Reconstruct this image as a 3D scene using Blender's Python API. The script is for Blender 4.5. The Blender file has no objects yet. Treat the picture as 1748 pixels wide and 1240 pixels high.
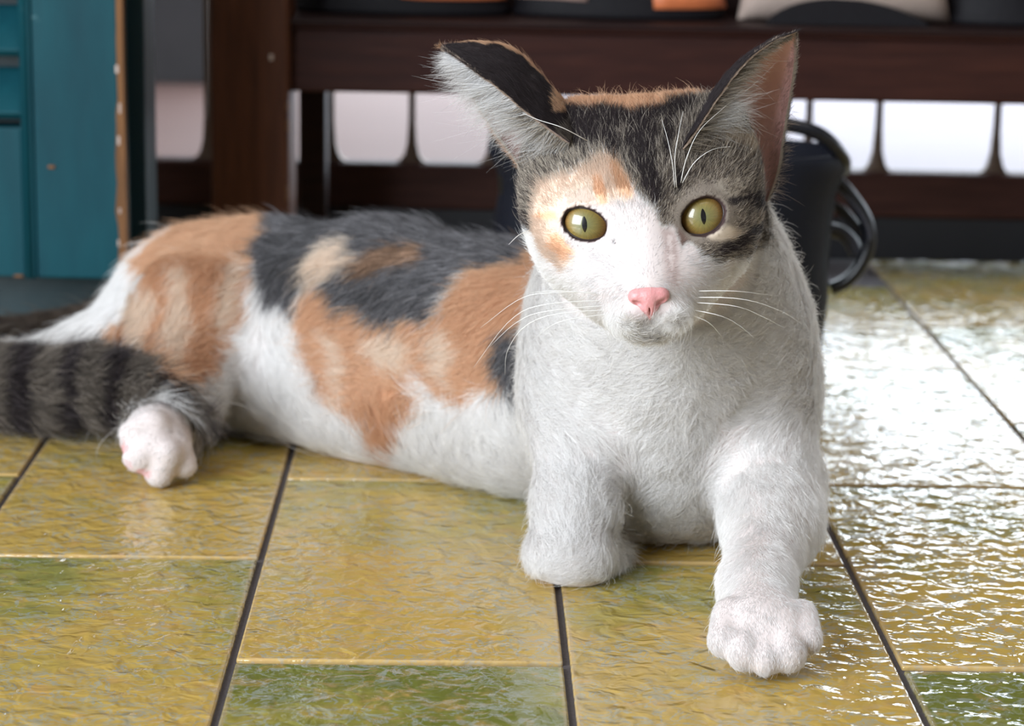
import bpy, bmesh, math, random
import numpy as np
from mathutils import Matrix, Vector

random.seed(3)
rng = np.random.default_rng(11)
SC = bpy.context.scene
COL = SC.collection

# ------------------------------------------------------------------ camera
F_PX, PITCH, ROLL, YAW = 4040.0, 0.22594, 0.01837, 0.02042
CX, CY, CH = 0.08196, -0.92358, 0.29555
cp, sp = math.cos(PITCH), math.sin(PITCH)
cy_, sy_ = math.cos(YAW), math.sin(YAW)


def s2w(p):
    """from the frame of the standpoint (x right, y ahead, z up) to the world"""
    p = np.asarray(p, float)
    x, y, z = p[..., 0], p[..., 1], p[..., 2]
    return np.stack([CX + x * cy_ + y * sy_, CY - x * sy_ + y * cy_, z], -1)


def sv(d):
    d = np.asarray(d, float)
    x, y, z = d[..., 0], d[..., 1], d[..., 2]
    return np.stack([x * cy_ + y * sy_, -x * sy_ + y * cy_, z], -1)


def SP(px, py, D):
    """the point seen at (px, py) at distance D ahead"""
    a, b = px - 874.0, py - 620.0
    cr, sr = math.cos(ROLL), math.sin(ROLL)
    a, b = a * cr + b * sr, -a * sr + b * cr
    ry = cp - (b / F_PX) * sp
    rz = -sp - (b / F_PX) * cp
    k = D / ry
    return np.array([a / F_PX * k, D, CH + rz * k])


def proj(p):
    x, y, z = p[:, 0], p[:, 1], p[:, 2] - CH
    zc = y * cp - z * sp
    a = x / zc * F_PX
    b = -(y * sp + z * cp) / zc * F_PX
    cr, sr = math.cos(ROLL), math.sin(ROLL)
    return 874 + a * cr - b * sr, 620 + a * sr + b * cr


def zc_of(p):
    return p[1] * cp - (p[2] - CH) * sp


def RR(p, rpx):
    return rpx * zc_of(p) / F_PX


cam_d = bpy.data.cameras.new('camera')
cam = bpy.data.objects.new('camera', cam_d)
COL.objects.link(cam)
cam_d.sensor_width = 36
cam_d.lens = F_PX / 1748 * 36
cam_d.clip_start = 0.02
cam_d.clip_end = 200
fw = sv([0, cp, -sp]); rt = sv([1, 0, 0]); dn = sv([0, -sp, -cp])
r2 = rt * math.cos(ROLL) - dn * math.sin(ROLL)
d2 = rt * math.sin(ROLL) + dn * math.cos(ROLL)
m = Matrix.Identity(4)
for i in range(3):
    m[i][0], m[i][1], m[i][2] = r2[i], -d2[i], -fw[i]
m[0][3], m[1][3], m[2][3] = CX, CY, CH
cam.matrix_world = m
cam_d.dof.use_dof = True
cam_d.dof.focus_distance = 0.862
cam_d.dof.aperture_fstop = 13.0
SC.camera = cam

# ------------------------------------------------------------------ light
SC.view_settings.view_transform = 'Standard'
SC.view_settings.look = 'None'
SC.view_settings.exposure = 0.0
SC.view_settings.gamma = 1.0
SC.view_settings.use_curve_mapping = False
SC.cycles.max_bounces = 16
SC.cycles.diffuse_bounces = 9
SC.cycles.transmission_bounces = 9
w = bpy.data.worlds.new('world')
SC.world = w
w.use_nodes = True
wn = w.node_tree.nodes
wn['Background'].inputs[0].default_value = (0.80, 0.90, 1.0, 1)
wn['Background'].inputs[1].default_value = 8.5


def area(name, loc, target, sx, sy, power, col):
    l = bpy.data.lights.new(name, 'AREA')
    l.shape = 'RECTANGLE'; l.size = sx; l.size_y = sy
    l.energy = power; l.color = col
    o = bpy.data.objects.new(name, l); COL.objects.link(o)
    loc = Vector(s2w(loc)); tg = Vector(s2w(target))
    o.location = loc
    o.rotation_euler = (tg - loc).to_track_quat('-Z', 'Y').to_euler()
    return o


area('doorway_light', (-1.55, -0.60, 0.85), (0.0, 1.0, 0.08), 1.6, 1.4, 112.0, (0.86, 0.93, 1.0))
area('overhead_fill', (0.35, 0.55, 1.9), (0.1, 1.0, 0.0), 1.2, 1.2, 8.0, (1.0, 0.93, 0.86))  # unseen overhead fill lamp, warm, aimed down at the cat


# ------------------------------------------------------------------ node helpers
class NT:
    def __init__(s, name):
        s.m = bpy.data.materials.new(name)
        s.m.use_nodes = True
        s.t = s.m.node_tree
        s.n = s.t.nodes
        s.b = s.n['Principled BSDF']

    def node(s, typ, **kw):
        n = s.n.new(typ)
        for k, v in kw.items():
            if k.startswith('i_'):
                key = k[2:].replace('_', ' ')
                n.inputs[key].default_value = v
            else:
                setattr(n, k, v)
        return n

    def link(s, a, b):
        s.t.links.new(a, b)

    def noise(s, vec, scale, detail=4, rough=0.5, dist=0.0):
        n = s.n.new('ShaderNodeTexNoise')
        n.inputs['Scale'].default_value = scale
        n.inputs['Detail'].default_value = detail
        n.inputs['Roughness'].default_value = rough
        n.inputs['Distortion'].default_value = dist
        if vec is not None:
            s.link(vec, n.inputs['Vector'])
        return n.outputs['Fac']

    def ramp(s, fac, stops):
        n = s.n.new('ShaderNodeValToRGB')
        e = n.color_ramp.elements
        while len(e) < len(stops):
            e.new(0.5)
        for el, (p, c) in zip(e, stops):
            el.position = p
            el.color = (c, c, c, 1) if isinstance(c, (int, float)) else (*c, 1)
        s.link(fac, n.inputs[0])
        return n.outputs[0]

    def mix(s, fac, a, b, mode='MIX'):
        n = s.n.new('ShaderNodeMix')
        n.data_type = 'RGBA'
        n.blend_type = mode
        for sock, v in ((n.inputs[0], fac), (n.inputs[6], a), (n.inputs[7], b)):
            if isinstance(v, (int, float)):
                sock.default_value = v
            elif isinstance(v, tuple):
                sock.default_value = (*v, 1)
            else:
                s.link(v, sock)
        return n.outputs[2]

    def math(s, op, a, b=0.0, c=0.0, clamp=False):
        n = s.n.new('ShaderNodeMath')
        n.operation = op
        n.use_clamp = clamp
        for i, v in enumerate((a, b, c)):
            if isinstance(v, (int, float)):
                n.inputs[i].default_value = v
            else:
                s.link(v, n.inputs[i])
        return n.outputs[0]

    def bump(s, h, dist, strength=1.0, normal=None):
        n = s.n.new('ShaderNodeBump')
        n.inputs['Distance'].default_value = dist
        n.inputs['Strength'].default_value = strength
        s.link(h, n.inputs['Height'])
        if normal is not None:
            s.link(normal, n.inputs['Normal'])
        return n.outputs[0]

    def coords(s, which='Object', scale=None, rot=None, loc=None):
        c = s.n.new('ShaderNodeTexCoord')
        o = c.outputs[which]
        if scale or rot or loc is not None:
            mp = s.n.new('ShaderNodeMapping')
            s.link(o, mp.inputs[0])
            if scale:
                mp.inputs['Scale'].default_value = scale
            if rot:
                mp.inputs['Rotation'].default_value = rot
            if loc is not None:
                s.link(loc, mp.inputs['Location'])
            o = mp.outputs[0]
        return o

    def set(s, **kw):
        for k, v in kw.items():
            sock = s.b.inputs[k.replace('_', ' ')]
            if isinstance(v, (int, float)):
                sock.default_value = v
            elif isinstance(v, tuple):
                sock.default_value = (*v, 1) if len(sock.default_value) == 4 else v
            else:
                s.link(v, sock)
        return s


def plain(name, col, rough=0.6, bump=0.0003, scale=60, var=0.25, **kw):
    t = NT(name)
    co = t.coords('Object')
    nz = t.noise(co, scale, 5, 0.6)
    c2 = tuple(c * (1 - var) for c in col)
    t.set(Base_Color=t.mix(nz, c2, col), Roughness=rough, **kw)
    if bump:
        t.set(Normal=t.bump(nz, bump))
    return t.m


def wood(name, col, dark, rough=0.45, axis='x', scuff=None):
    t = NT(name)
    sc = {'x': (1.2, 14, 14), 'z': (14, 14, 1.2)}[axis]
    co = t.coords('Object', scale=sc)
    g = t.noise(co, 12, 6, 0.65, 0.4)
    c = t.ramp(g, [(0.3, dark), (0.7, col)])
    co2 = t.coords('Object')
    if scuff:
        s = t.noise(co2, 35, 5, 0.6)
        c = t.mix(t.ramp(s, [(0.66, 0.0), (0.74, 0.7)]), c, scuff)
    t.set(Base_Color=c, Roughness=rough, Specular_IOR_Level=0.15, Normal=t.bump(g, 0.0004))
    return t.m


def teal_paint():
    t = NT('teal_paint')
    co = t.coords('Object')
    a = t.noise(t.coords('Object', scale=(4, 4, 1)), 10, 5, 0.6)
    c = t.ramp(a, [(0.3, (0.002, 0.036, 0.050)), (0.7, (0.003, 0.054, 0.070))])
    b = t.noise(co, 40, 4, 0.6)
    c = t.mix(t.ramp(b, [(0.70, 0.0), (0.76, 1.0)]), c, (0.10, 0.20, 0.22))
    t.set(Base_Color=c, Roughness=0.5, Specular_IOR_Level=0.18, Normal=t.bump(a, 0.0004))
    return t.m


def tile_glaze():
    t = NT('tile_glaze')
    oi = t.n.new('ShaderNodeObjectInfo')
    cmb = t.n.new('ShaderNodeCombineXYZ')
    t.link(t.math('MULTIPLY', oi.outputs['Random'], 7.0), cmb.inputs[0])
    t.link(t.math('MULTIPLY', oi.outputs['Random'], 13.0), cmb.inputs[1])
    co = t.coords('Object', loc=cmb.outputs[0])
    tc = t.n.new('ShaderNodeTexCoord')
    sx = t.n.new('ShaderNodeSeparateXYZ')
    t.link(tc.outputs['Object'], sx.inputs[0])
    # glaze pools green towards the far end of each tile
    big = t.noise(co, 18, 3, 0.5)
    g = t.math('ADD', t.math('MULTIPLY', sx.outputs[1], 4.2), t.math('MULTIPLY', t.math('SUBTRACT', big, 0.5), 2.2))
    sepc = t.n.new('ShaderNodeSeparateColor')
    t.link(oi.outputs['Color'], sepc.inputs[0])
    g = t.math('ADD', g, sepc.outputs[0])
    base = t.ramp(g, [(0.0, (0.46, 0.305, 0.070)), (0.38, (0.37, 0.280, 0.060)), (0.68, (0.245, 0.222, 0.050)), (1.0, (0.145, 0.155, 0.032))])
    # orange blotches where the glaze is thin
    m1 = t.noise(co, 75, 4, 0.55, 0.3)
    base = t.mix(t.ramp(m1, [(0.56, 0.0), (0.70, 0.55)]), base, (0.50, 0.29, 0.10))
    # grey-green worms of settled glaze
    cs = t.n.new('ShaderNodeMapping')
    t.link(co, cs.inputs[0])
    cs.inputs['Scale'].default_value = (0.75, 1.0, 1)
    w1 = t.noise(cs.outputs[0], 120, 5, 0.62, 0.9)
    band = t.math('ABSOLUTE', t.math('SUBTRACT', w1, 0.5))
    worm = t.ramp(band, [(0.0, 0.72), (0.018, 0.55), (0.042, 0.0)])
    m2 = t.noise(co, 40, 3, 0.5)
    worm = t.math('MULTIPLY', worm, t.ramp(m2, [(0.34, 0.0), (0.52, 1.0)]))
    base = t.mix(worm, base, (0.29, 0.32, 0.29))
    # edges worn to pale ochre
    ex = t.math('ABSOLUTE', sx.outputs[0]); ey = t.math('ABSOLUTE', sx.outputs[1])
    e = t.math('MAXIMUM', t.math('SUBTRACT', ex, 0.0558), t.math('SUBTRACT', ey, 0.1158))
    base = t.mix(t.ramp(t.math('MULTIPLY', e, 700), [(0.5, 0.0), (1.0, 0.32)]), base, (0.48, 0.34, 0.22))
    # relief of the glaze
    h1 = t.noise(co, 100, 2, 0.45, 0.6)
    h2 = t.noise(co, 330, 2, 0.5)
    h = t.math('ADD', h1, t.math('MULTIPLY', h2, 0.07))
    t.set(Base_Color=base, Roughness=0.10, IOR=1.5, Normal=t.bump(h, 0.0016))
    return t.m


MT = {
    'tile': tile_glaze(),
    'grout': plain('grout', (0.105, 0.090, 0.098), 0.85, 0.0006, 400, 0.5),
    'teal': teal_paint(),
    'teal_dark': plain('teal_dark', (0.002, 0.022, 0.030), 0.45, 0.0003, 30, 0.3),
    'raw_wood': wood('raw_wood', (0.20, 0.095, 0.04), (0.10, 0.05, 0.025), 0.8, 'z', (0.4, 0.38, 0.36)),
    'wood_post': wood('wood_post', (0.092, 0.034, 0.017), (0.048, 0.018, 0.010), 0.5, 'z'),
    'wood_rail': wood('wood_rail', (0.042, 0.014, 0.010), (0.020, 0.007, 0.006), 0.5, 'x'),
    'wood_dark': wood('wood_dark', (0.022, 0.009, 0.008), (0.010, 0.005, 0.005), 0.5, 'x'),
    'wood_low': wood('wood_low', (0.060, 0.024, 0.018), (0.030, 0.012, 0.010), 0.6, 'x'),
    'shadow_gap': plain('shadow_gap', (0.012, 0.012, 0.016), 0.6),
    'bar': plain('bar_wood', (0.12, 0.075, 0.05), 0.6),
    'pave': plain('pavement', (0.112, 0.058, 0.047), 0.8, 0.001, 8, 0.2),
    'pave_sunlit': plain('sunlit_pavement', (0.200, 0.172, 0.188), 0.8, 0.001, 8, 0.2),  # sunlit copy of the paving, brightness painted in; the pink one is shaded
    'plaster': plain('plaster', (0.62, 0.60, 0.57), 0.9, 0.001, 6, 0.15),
    'bag': plain('bag_cloth', (0.005, 0.0065, 0.014), 0.6, 0.0006, 60, 0.5, Specular_IOR_Level=0.25),
    'bag_rim': plain('bag_piping', (0.005, 0.006, 0.010), 0.3, 0.0002, 200, 0.3),
    'strap': plain('strap_vinyl', (0.05, 0.052, 0.07), 0.28, 0.0002, 200, 0.3),
    'black': plain('shoe_black', (0.007, 0.006, 0.008), 0.6, 0.0003, 200, 0.4, Specular_IOR_Level=0.15),
    'orange': plain('shoe_orange', (0.62, 0.17, 0.06), 0.5, 0.0003, 200, 0.3),
    'skin_tone': plain('shoe_lining', (0.55, 0.36, 0.30), 0.6, 0.0003, 200, 0.3),
    'cream': plain('shoe_cream', (0.46, 0.36, 0.31), 0.5, 0.0003, 200, 0.25),
    'wallgrey': plain('grey_wall', (0.036, 0.033, 0.036), 0.8, 0.001, 14, 0.7),
}


# ------------------------------------------------------------------ object helpers
def mesh_obj(name, verts, faces, mat=None, parent=None, smooth=False, mats=None, mat_idx=None):
    me = bpy.data.meshes.new(name)
    me.from_pydata([tuple(v) for v in verts], [], [tuple(f) for f in faces])
    for mm in (mats or [mat]):
        me.materials.append(mm)
    if mat_idx is not None:
        me.polygons.foreach_set('material_index', np.asarray(mat_idx, np.int32))
    me.polygons.foreach_set('use_smooth', [smooth] * len(me.polygons))
    me.update()
    o = bpy.data.objects.new(name, me)
    COL.objects.link(o)
    if parent:
        o.parent = parent
    return o


def from_bm(name, bm, mat, parent=None, smooth=False):
    me = bpy.data.meshes.new(name)
    bmesh.ops.recalc_face_normals(bm, faces=bm.faces)
    bm.to_mesh(me); bm.free()
    me.materials.append(mat)
    me.polygons.foreach_set('use_smooth', [smooth] * len(me.polygons))
    o = bpy.data.objects.new(name, me)
    COL.objects.link(o)
    if parent:
        o.parent = parent
    return o


def box(bm, x0, x1, y0, y1, z0, z1, bev=0.0):
    r = bmesh.ops.create_cube(bm, size=1)
    vs = r['verts']
    bmesh.ops.scale(bm, vec=(x1 - x0, y1 - y0, z1 - z0), verts=vs)
    bmesh.ops.translate(bm, vec=((x0 + x1) / 2, (y0 + y1) / 2, (z0 + z1) / 2), verts=vs)
    if bev:
        es = list({e for v in vs for e in v.link_edges})
        bmesh.ops.bevel(bm, geom=es, offset=bev, segments=2, affect='EDGES', profile=0.5)


def bx(name, mat, parent, *a, bev=0.0015):
    bm = bmesh.new()
    box(bm, *a, bev=bev)
    return from_bm(name, bm, mat, parent)


def tag(o, label=None, cat=None, group=None, kind=None):
    if label: o['label'] = label
    if cat: o['category'] = cat
    if group: o['group'] = group
    if kind: o['kind'] = kind
    return o


def empty(name, loc=(0, 0, 0), frame=True):
    """an Empty whose axes follow the standpoint frame, so its children are built in that frame"""
    o = bpy.data.objects.new(name, None)
    COL.objects.link(o)
    o.empty_display_size = 0.02
    lw = s2w(loc)
    o.location = lw
    if frame:
        o.rotation_euler = (0, 0, -YAW)
    return o


def tube(pts, radii, seg=10, cap=True):
    pts = np.asarray(pts, float)
    n = len(pts)
    radii = np.broadcast_to(np.asarray(radii, float), (n,))
    T = np.gradient(pts, axis=0)
    T /= np.linalg.norm(T, axis=1)[:, None] + 1e-12
    up = np.array([0.13, 0.31, 0.94])
    if abs(T[0] @ up) > 0.9:
        up = np.array([1.0, 0.1, 0.0])
    vs, fs = [], []
    a = np.cross(T[0], up); a /= np.linalg.norm(a)
    for i in range(n):
        a = a - (a @ T[i]) * T[i]; a /= np.linalg.norm(a)
        b = np.cross(T[i], a)
        for k in range(seg):
            th = 2 * math.pi * k / seg
            vs.append(pts[i] + radii[i] * (math.cos(th) * a + math.sin(th) * b))
    for i in range(n - 1):
        for k in range(seg):
            k2 = (k + 1) % seg
            fs.append((i * seg + k, i * seg + k2, (i + 1) * seg + k2, (i + 1) * seg + k))
    if cap:
        fs.append(tuple(range(seg))[::-1])
        fs.append(tuple((n - 1) * seg + k for k in range(seg)))
    return vs, fs


def spline(pts, n):
    """Catmull-Rom through pts"""
    P = np.asarray(pts, float)
    P = np.vstack([2 * P[0] - P[1], P, 2 * P[-1] - P[-2]])
    out = []
    m_ = len(P) - 3
    for t in np.linspace(0, m_ - 1e-9, n):
        i = int(t); u = t - i
        a, b, c, d = P[i], P[i + 1], P[i + 2], P[i + 3]
        out.append(0.5 * ((2 * b) + (-a + c) * u + (2 * a - 5 * b + 4 * c - d) * u * u + (-a + 3 * b - 3 * c + d) * u ** 3))
    return np.array(out)


# ------------------------------------------------------------------ floor
floor = bx('floor', MT['grout'], None, -3.0, 3.0, -3.5, 0.735, -0.03, -0.0016, bev=0)
floor['kind'] = 'structure'
TW, TL, GAP = 0.12, 0.24, 0.0026
bm = bmesh.new()
box(bm, -TW / 2 + GAP / 2, TW / 2 - GAP / 2, -TL / 2 + 0.0016, TL / 2 - 0.0016, -0.008, 0.0)
top = [e for e in bm.edges if all(v.co.z > -0.001 for v in e.verts)]
ver = [e for e in bm.edges if abs(e.verts[0].co.z - e.verts[1].co.z) > 0.005]
bmesh.ops.bevel(bm, geom=top + ver, offset=0.0009, segments=2, affect='EDGES', profile=0.6)
tile_me = bpy.data.meshes.new('tile')
bm.to_mesh(tile_me); bm.free()
tile_me.materials.append(MT['tile'])
tile_me.polygons.foreach_set('use_smooth', [p.area < 0.002 for p in tile_me.polygons])
tile_me.update()
greens = {(0, -1): 0.62, (2, -1): 0.75, (-1, -1): 0.10, (0, 0): 0.12, (1, -1): -0.05, (2, 0): -0.12}
trng = random.Random(5)
for c in range(-7, 9):
    for r in range(-3, 3):
        # column c spans x = c*TW..(c+1)*TW; its cross joints alternate by half a tile
        y0 = (0.0 if c % 2 else 0.12) + (r if c % 2 else r - 1) * TL
        if y0 > 0.72 or y0 + TL > 0.85:
            continue
        o = bpy.data.objects.new('tile', tile_me)
        COL.objects.link(o)
        o.parent = floor
        o.location = (c * TW + TW / 2, y0 + TL / 2, trng.uniform(-0.0003, 0.0002))
        o.rotation_euler = (trng.uniform(-.0012, .0012), trng.uniform(-.0012, .0012), trng.uniform(-.0012, .0012))
        yc = y0 + TL / 2
        key = None
        if yc < 0.05 and y0 + TL > -0.4:
            key = {(-1, -0.12): 0.12, (0, -0.24): 0.50, (0, 0.0): 0.02, (1, -0.12): -0.02, (2, -0.24): 0.62, (2, 0.0): -0.10}.get((c, round(yc, 2)))
        g = key if key is not None else trng.uniform(-0.25, 0.3)
        o.color = (g if g > 0 else 0.0, 0, 0, 1)

# ------------------------------------------------------------------ room shell
def struct(name, mat, *a, bev=0.0):
    o = bx(name, mat, None, *a, bev=bev)
    o['kind'] = 'structure'
    return o


struct('wall_left', MT['plaster'], -2.6, -2.5, -3.5, 1.4, 0, 2.6)
struct('wall_right', MT['plaster'], 2.5, 2.6, -3.5, 1.4, 0, 2.6)
struct('wall_front', MT['plaster'], -2.6, 2.6, -3.6, -3.5, 0, 2.6)
struct('ceiling', MT['plaster'], -2.6, 2.6, -3.6, 1.4, 2.6, 2.7)
# paving outside, beyond the threshold
pave = bx('pavement', MT['pave'], None, -8, 0.16, 0.735, 14, -0.03, -0.001, bev=0)
pave['kind'] = 'structure'
pave = bx('pavement', MT['pave_sunlit'], None, 0.16, 8, 0.735, 14, -0.03, -0.001, bev=0)
pave['kind'] = 'structure'


wo = bx('wall_added', MT['wallgrey'], None, -4.0, CX + SP(470, 150, 2.67)[0] + 0.05, CY + 2.67, CY + 2.85, 0.0, 3.0, bev=0)  # added wall: stands for a grey blur outside and blocks sky on the left
wo['kind'] = 'structure'


def X(px, py, D):
    return SP(px, py, D)[0]


def Z(py, D, px=874):
    return SP(px, py, D)[2]


# upper wall above the shoe rack (outside the view), leaves the slot under the rack open
struct('wall_back', MT['plaster'], -2.6, 2.6, 0.98, 1.06, 0.62, 2.6)

# ------------------------------------------------------------------ low threshold grille behind the rack
DG = 1.625
g = empty('threshold_grille', (0, DG, 0))
tag(g, 'low brown timber threshold with thin upright bars behind the shoe rack', 'grille')
zt = Z(283, DG)
bx('board', MT['wood_low'], g, -0.42, 0.62, 0, 0.02, 0.030, zt, bev=0.003)
bx('shadow_gap', MT['shadow_gap'], g, -0.42, 0.62, 0.004, 0.02, 0.0, 0.030, bev=0.0)  # dark strip painted for the shaded gap under the board


def grille_bar(px, w0=0.0042):
    x = X(px, 230, DG)
    # flared foot: a lathe-like square profile
    prof = [(0.0, 0.014), (0.002, 0.008), (0.006, 0.0052), (0.014, w0 * 0.5 + .0012), (0.03, w0 * 0.55), (0.10, w0 * 0.5), (0.16, w0 * .5)]
    vs, fs = [], []
    for h, hw in prof:
        for sx_, sy_2 in ((-1, -1), (1, -1), (1, 1), (-1, 1)):
            vs.append((x + sx_ * hw, 0.010 + sy_2 * min(hw, 0.005), zt - 0.001 + h))
    for i in range(len(prof) - 1):
        for k in range(4):
            k2 = (k + 1) % 4
            fs.append((i * 4 + k, i * 4 + k2, (i + 1) * 4 + k2, (i + 1) * 4 + k))
    fs.append((3, 2, 1, 0)); n_ = len(prof) - 1
    fs.append((n_ * 4, n_ * 4 + 1, n_ * 4 + 2, n_ * 4 + 3))
    return mesh_obj('bar', vs, fs, MT['bar'], g, True)


for px in (352, 563, 702, 842, 1000, 1150, 1275, 1383, 1503, 1706, 1860):
    grille_bar(px)

# ------------------------------------------------------------------ shoe rack
DR = 1.48
rack = empty('shoe_rack', (0, DR, 0))
tag(rack, 'low dark brown wooden shoe rack with thick front post and scuffed edges', 'rack')
xr0, xr1 = X(494, 100, DR), X(2050, 100, DR)
xp0, xp1 = X(359, 200, DR - 0.012), X(494, 200, DR - 0.012)
zr0, zr1, zs = Z(163, DR), Z(56, DR), Z(40, DR)
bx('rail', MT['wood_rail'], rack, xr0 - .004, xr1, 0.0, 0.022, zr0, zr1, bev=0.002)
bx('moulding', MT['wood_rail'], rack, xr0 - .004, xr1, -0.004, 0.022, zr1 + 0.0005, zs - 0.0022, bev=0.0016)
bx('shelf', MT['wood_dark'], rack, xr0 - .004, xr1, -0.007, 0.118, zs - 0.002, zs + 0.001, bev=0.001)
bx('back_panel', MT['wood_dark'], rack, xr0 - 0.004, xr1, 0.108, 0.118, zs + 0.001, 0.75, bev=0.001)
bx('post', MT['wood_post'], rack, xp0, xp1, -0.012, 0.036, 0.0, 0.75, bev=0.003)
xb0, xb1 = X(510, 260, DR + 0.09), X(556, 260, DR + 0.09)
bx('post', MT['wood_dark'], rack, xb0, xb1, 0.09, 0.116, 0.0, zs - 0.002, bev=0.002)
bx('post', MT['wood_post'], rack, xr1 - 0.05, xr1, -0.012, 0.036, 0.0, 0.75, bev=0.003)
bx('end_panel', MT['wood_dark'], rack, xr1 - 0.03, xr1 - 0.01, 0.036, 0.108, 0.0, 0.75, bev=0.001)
# paint loss on the post: small raised flakes
fl = []
for i, (px, py, w_, h_) in enumerate([(463, 98, 6, 10), (491, 215, 4, 20), (490, 182, 4, 12), (490, 330, 3, 25)]):
    c = SP(px, py, DR - 0.0125)
    bx('paint_chip', MT['raw_wood'] if i else MT['cream'], rack, c[0] - w_ / 5400, c[0] + w_ / 5400, -0.0130, -0.0115, c[2] - h_ / 5400, c[2] + h_ / 5400, bev=0.0002)

# ------------------------------------------------------------------ teal shutter door
DT = 1.30
door = empty('door_1', (0, DT, 0))
tag(door, 'teal painted louvred shutter door with chipped bare wood edge', kind='structure')
zb = Z(476, DT, 100)
xE = X(205, 250, DT)
xM0, xM1 = X(36, 250, DT), X(58, 250, DT)
bx('stile', MT['teal'], door, xM1, xE, 0.0, 0.030, zb, 0.62, bev=0.0015)
vs, fs = tube([(xM0 + 0.0035, 0.002, zb), (xM0 + 0.0035, 0.002, 0.62)], 0.0036, 12)
mesh_obj('bead', vs, fs, MT['teal'], door, True)
bx('bead', MT['teal'], door, xM1 - 0.003, xM1, -0.001, 0.012, zb, 0.62, bev=0.001)
# bare chipped wood along the edge: irregular strip
n_ = 60
zz = np.linspace(zb, 0.5, n_)
wob = 0.0012 + 0.0014 * np.abs(np.sin(zz * 95) * np.sin(zz * 41 + 1)) + rng.uniform(0, 0.0009, n_)
wob = np.where(zz > Z(190, DT), 0.0007 + rng.uniform(0, .0004, n_), wob)
vs, fs = [], []
for i in range(n_):
    for x_, y_ in ((xE - wob[i], -0.0006), (xE + 0.0028, -0.0004), (xE + 0.0028, 0.008), (xE - wob[i], 0.008)):
        vs.append((x_, y_, zz[i]))
for i in range(n_ - 1):
    for k in range(4):
        k2 = (k + 1) % 4
        fs.append((i * 4 + k, i * 4 + k2, (i + 1) * 4 + k2, (i + 1) * 4 + k))
fs += [(3, 2, 1, 0), tuple((n_ - 1) * 4 + k for k in range(4))]
tag(mesh_obj('bare_edge', vs, fs, MT['raw_wood'], door), 'bare chipped wooden edge of the door')
# paint flakes / primer spots beside the chipped edge
for px, py, w_, h_ in ((200, 118, 6, 14), (203, 240, 5, 16), (205, 185, 4, 18), (205, 360, 4, 10), (203, 455, 5, 12), (88, 285, 12, 6), (32, 471, 16, 5), (203, 415, 4, 12)):
    c = SP(px, py, DT)
    bx('paint_chip', MT['cream'] if px > 150 else MT['raw_wood'], door, c[0] - w_ / 6300, c[0] + w_ / 6300, -0.0009, 0.0002, c[2] - h_ / 6300, c[2] + h_ / 6300, bev=0.0003)
# louvre field left of the bead: rail below, slanted slats above
xL = xM0 - 0.28
zrail = Z(235, DT)
bx('bottom_rail', MT['teal'], door, xL, xM0, 0.003, 0.028, zb, zrail, bev=0.001)
bx('slot_blocker', MT['teal_dark'], door, xL, xM0, 0.030, 0.034, zb, 0.62, bev=0)  # added dark sheet keeps the sky out of the louvre slots
for i in range(14):
    z0 = zrail + 0.004 + i * 0.0345
    bmx = bmesh.new(); box(bmx, xL, xM0 + .001, -0.016, 0.016, -0.003, 0.003, bev=0.001)
    s = from_bm('slat', bmx, MT['teal'], door)
    s.location = (0, 0.015, z0 + 0.014); s.rotation_euler = (math.radians(48), 0, 0)
# dark frame behind door and teal sill box below
fr = empty('trim_1', (0, 1.335, 0))
tag(fr, 'dark teal door frame and base below the shutter', kind='structure')
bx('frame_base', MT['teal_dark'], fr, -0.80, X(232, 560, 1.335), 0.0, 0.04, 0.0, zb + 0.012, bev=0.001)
bx('frame_jamb', MT['teal_dark'], fr, X(214, 250, 1.345), X(249, 250, 1.345), 0.010, 0.05, 0.0, 0.62, bev=0.001)

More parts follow.
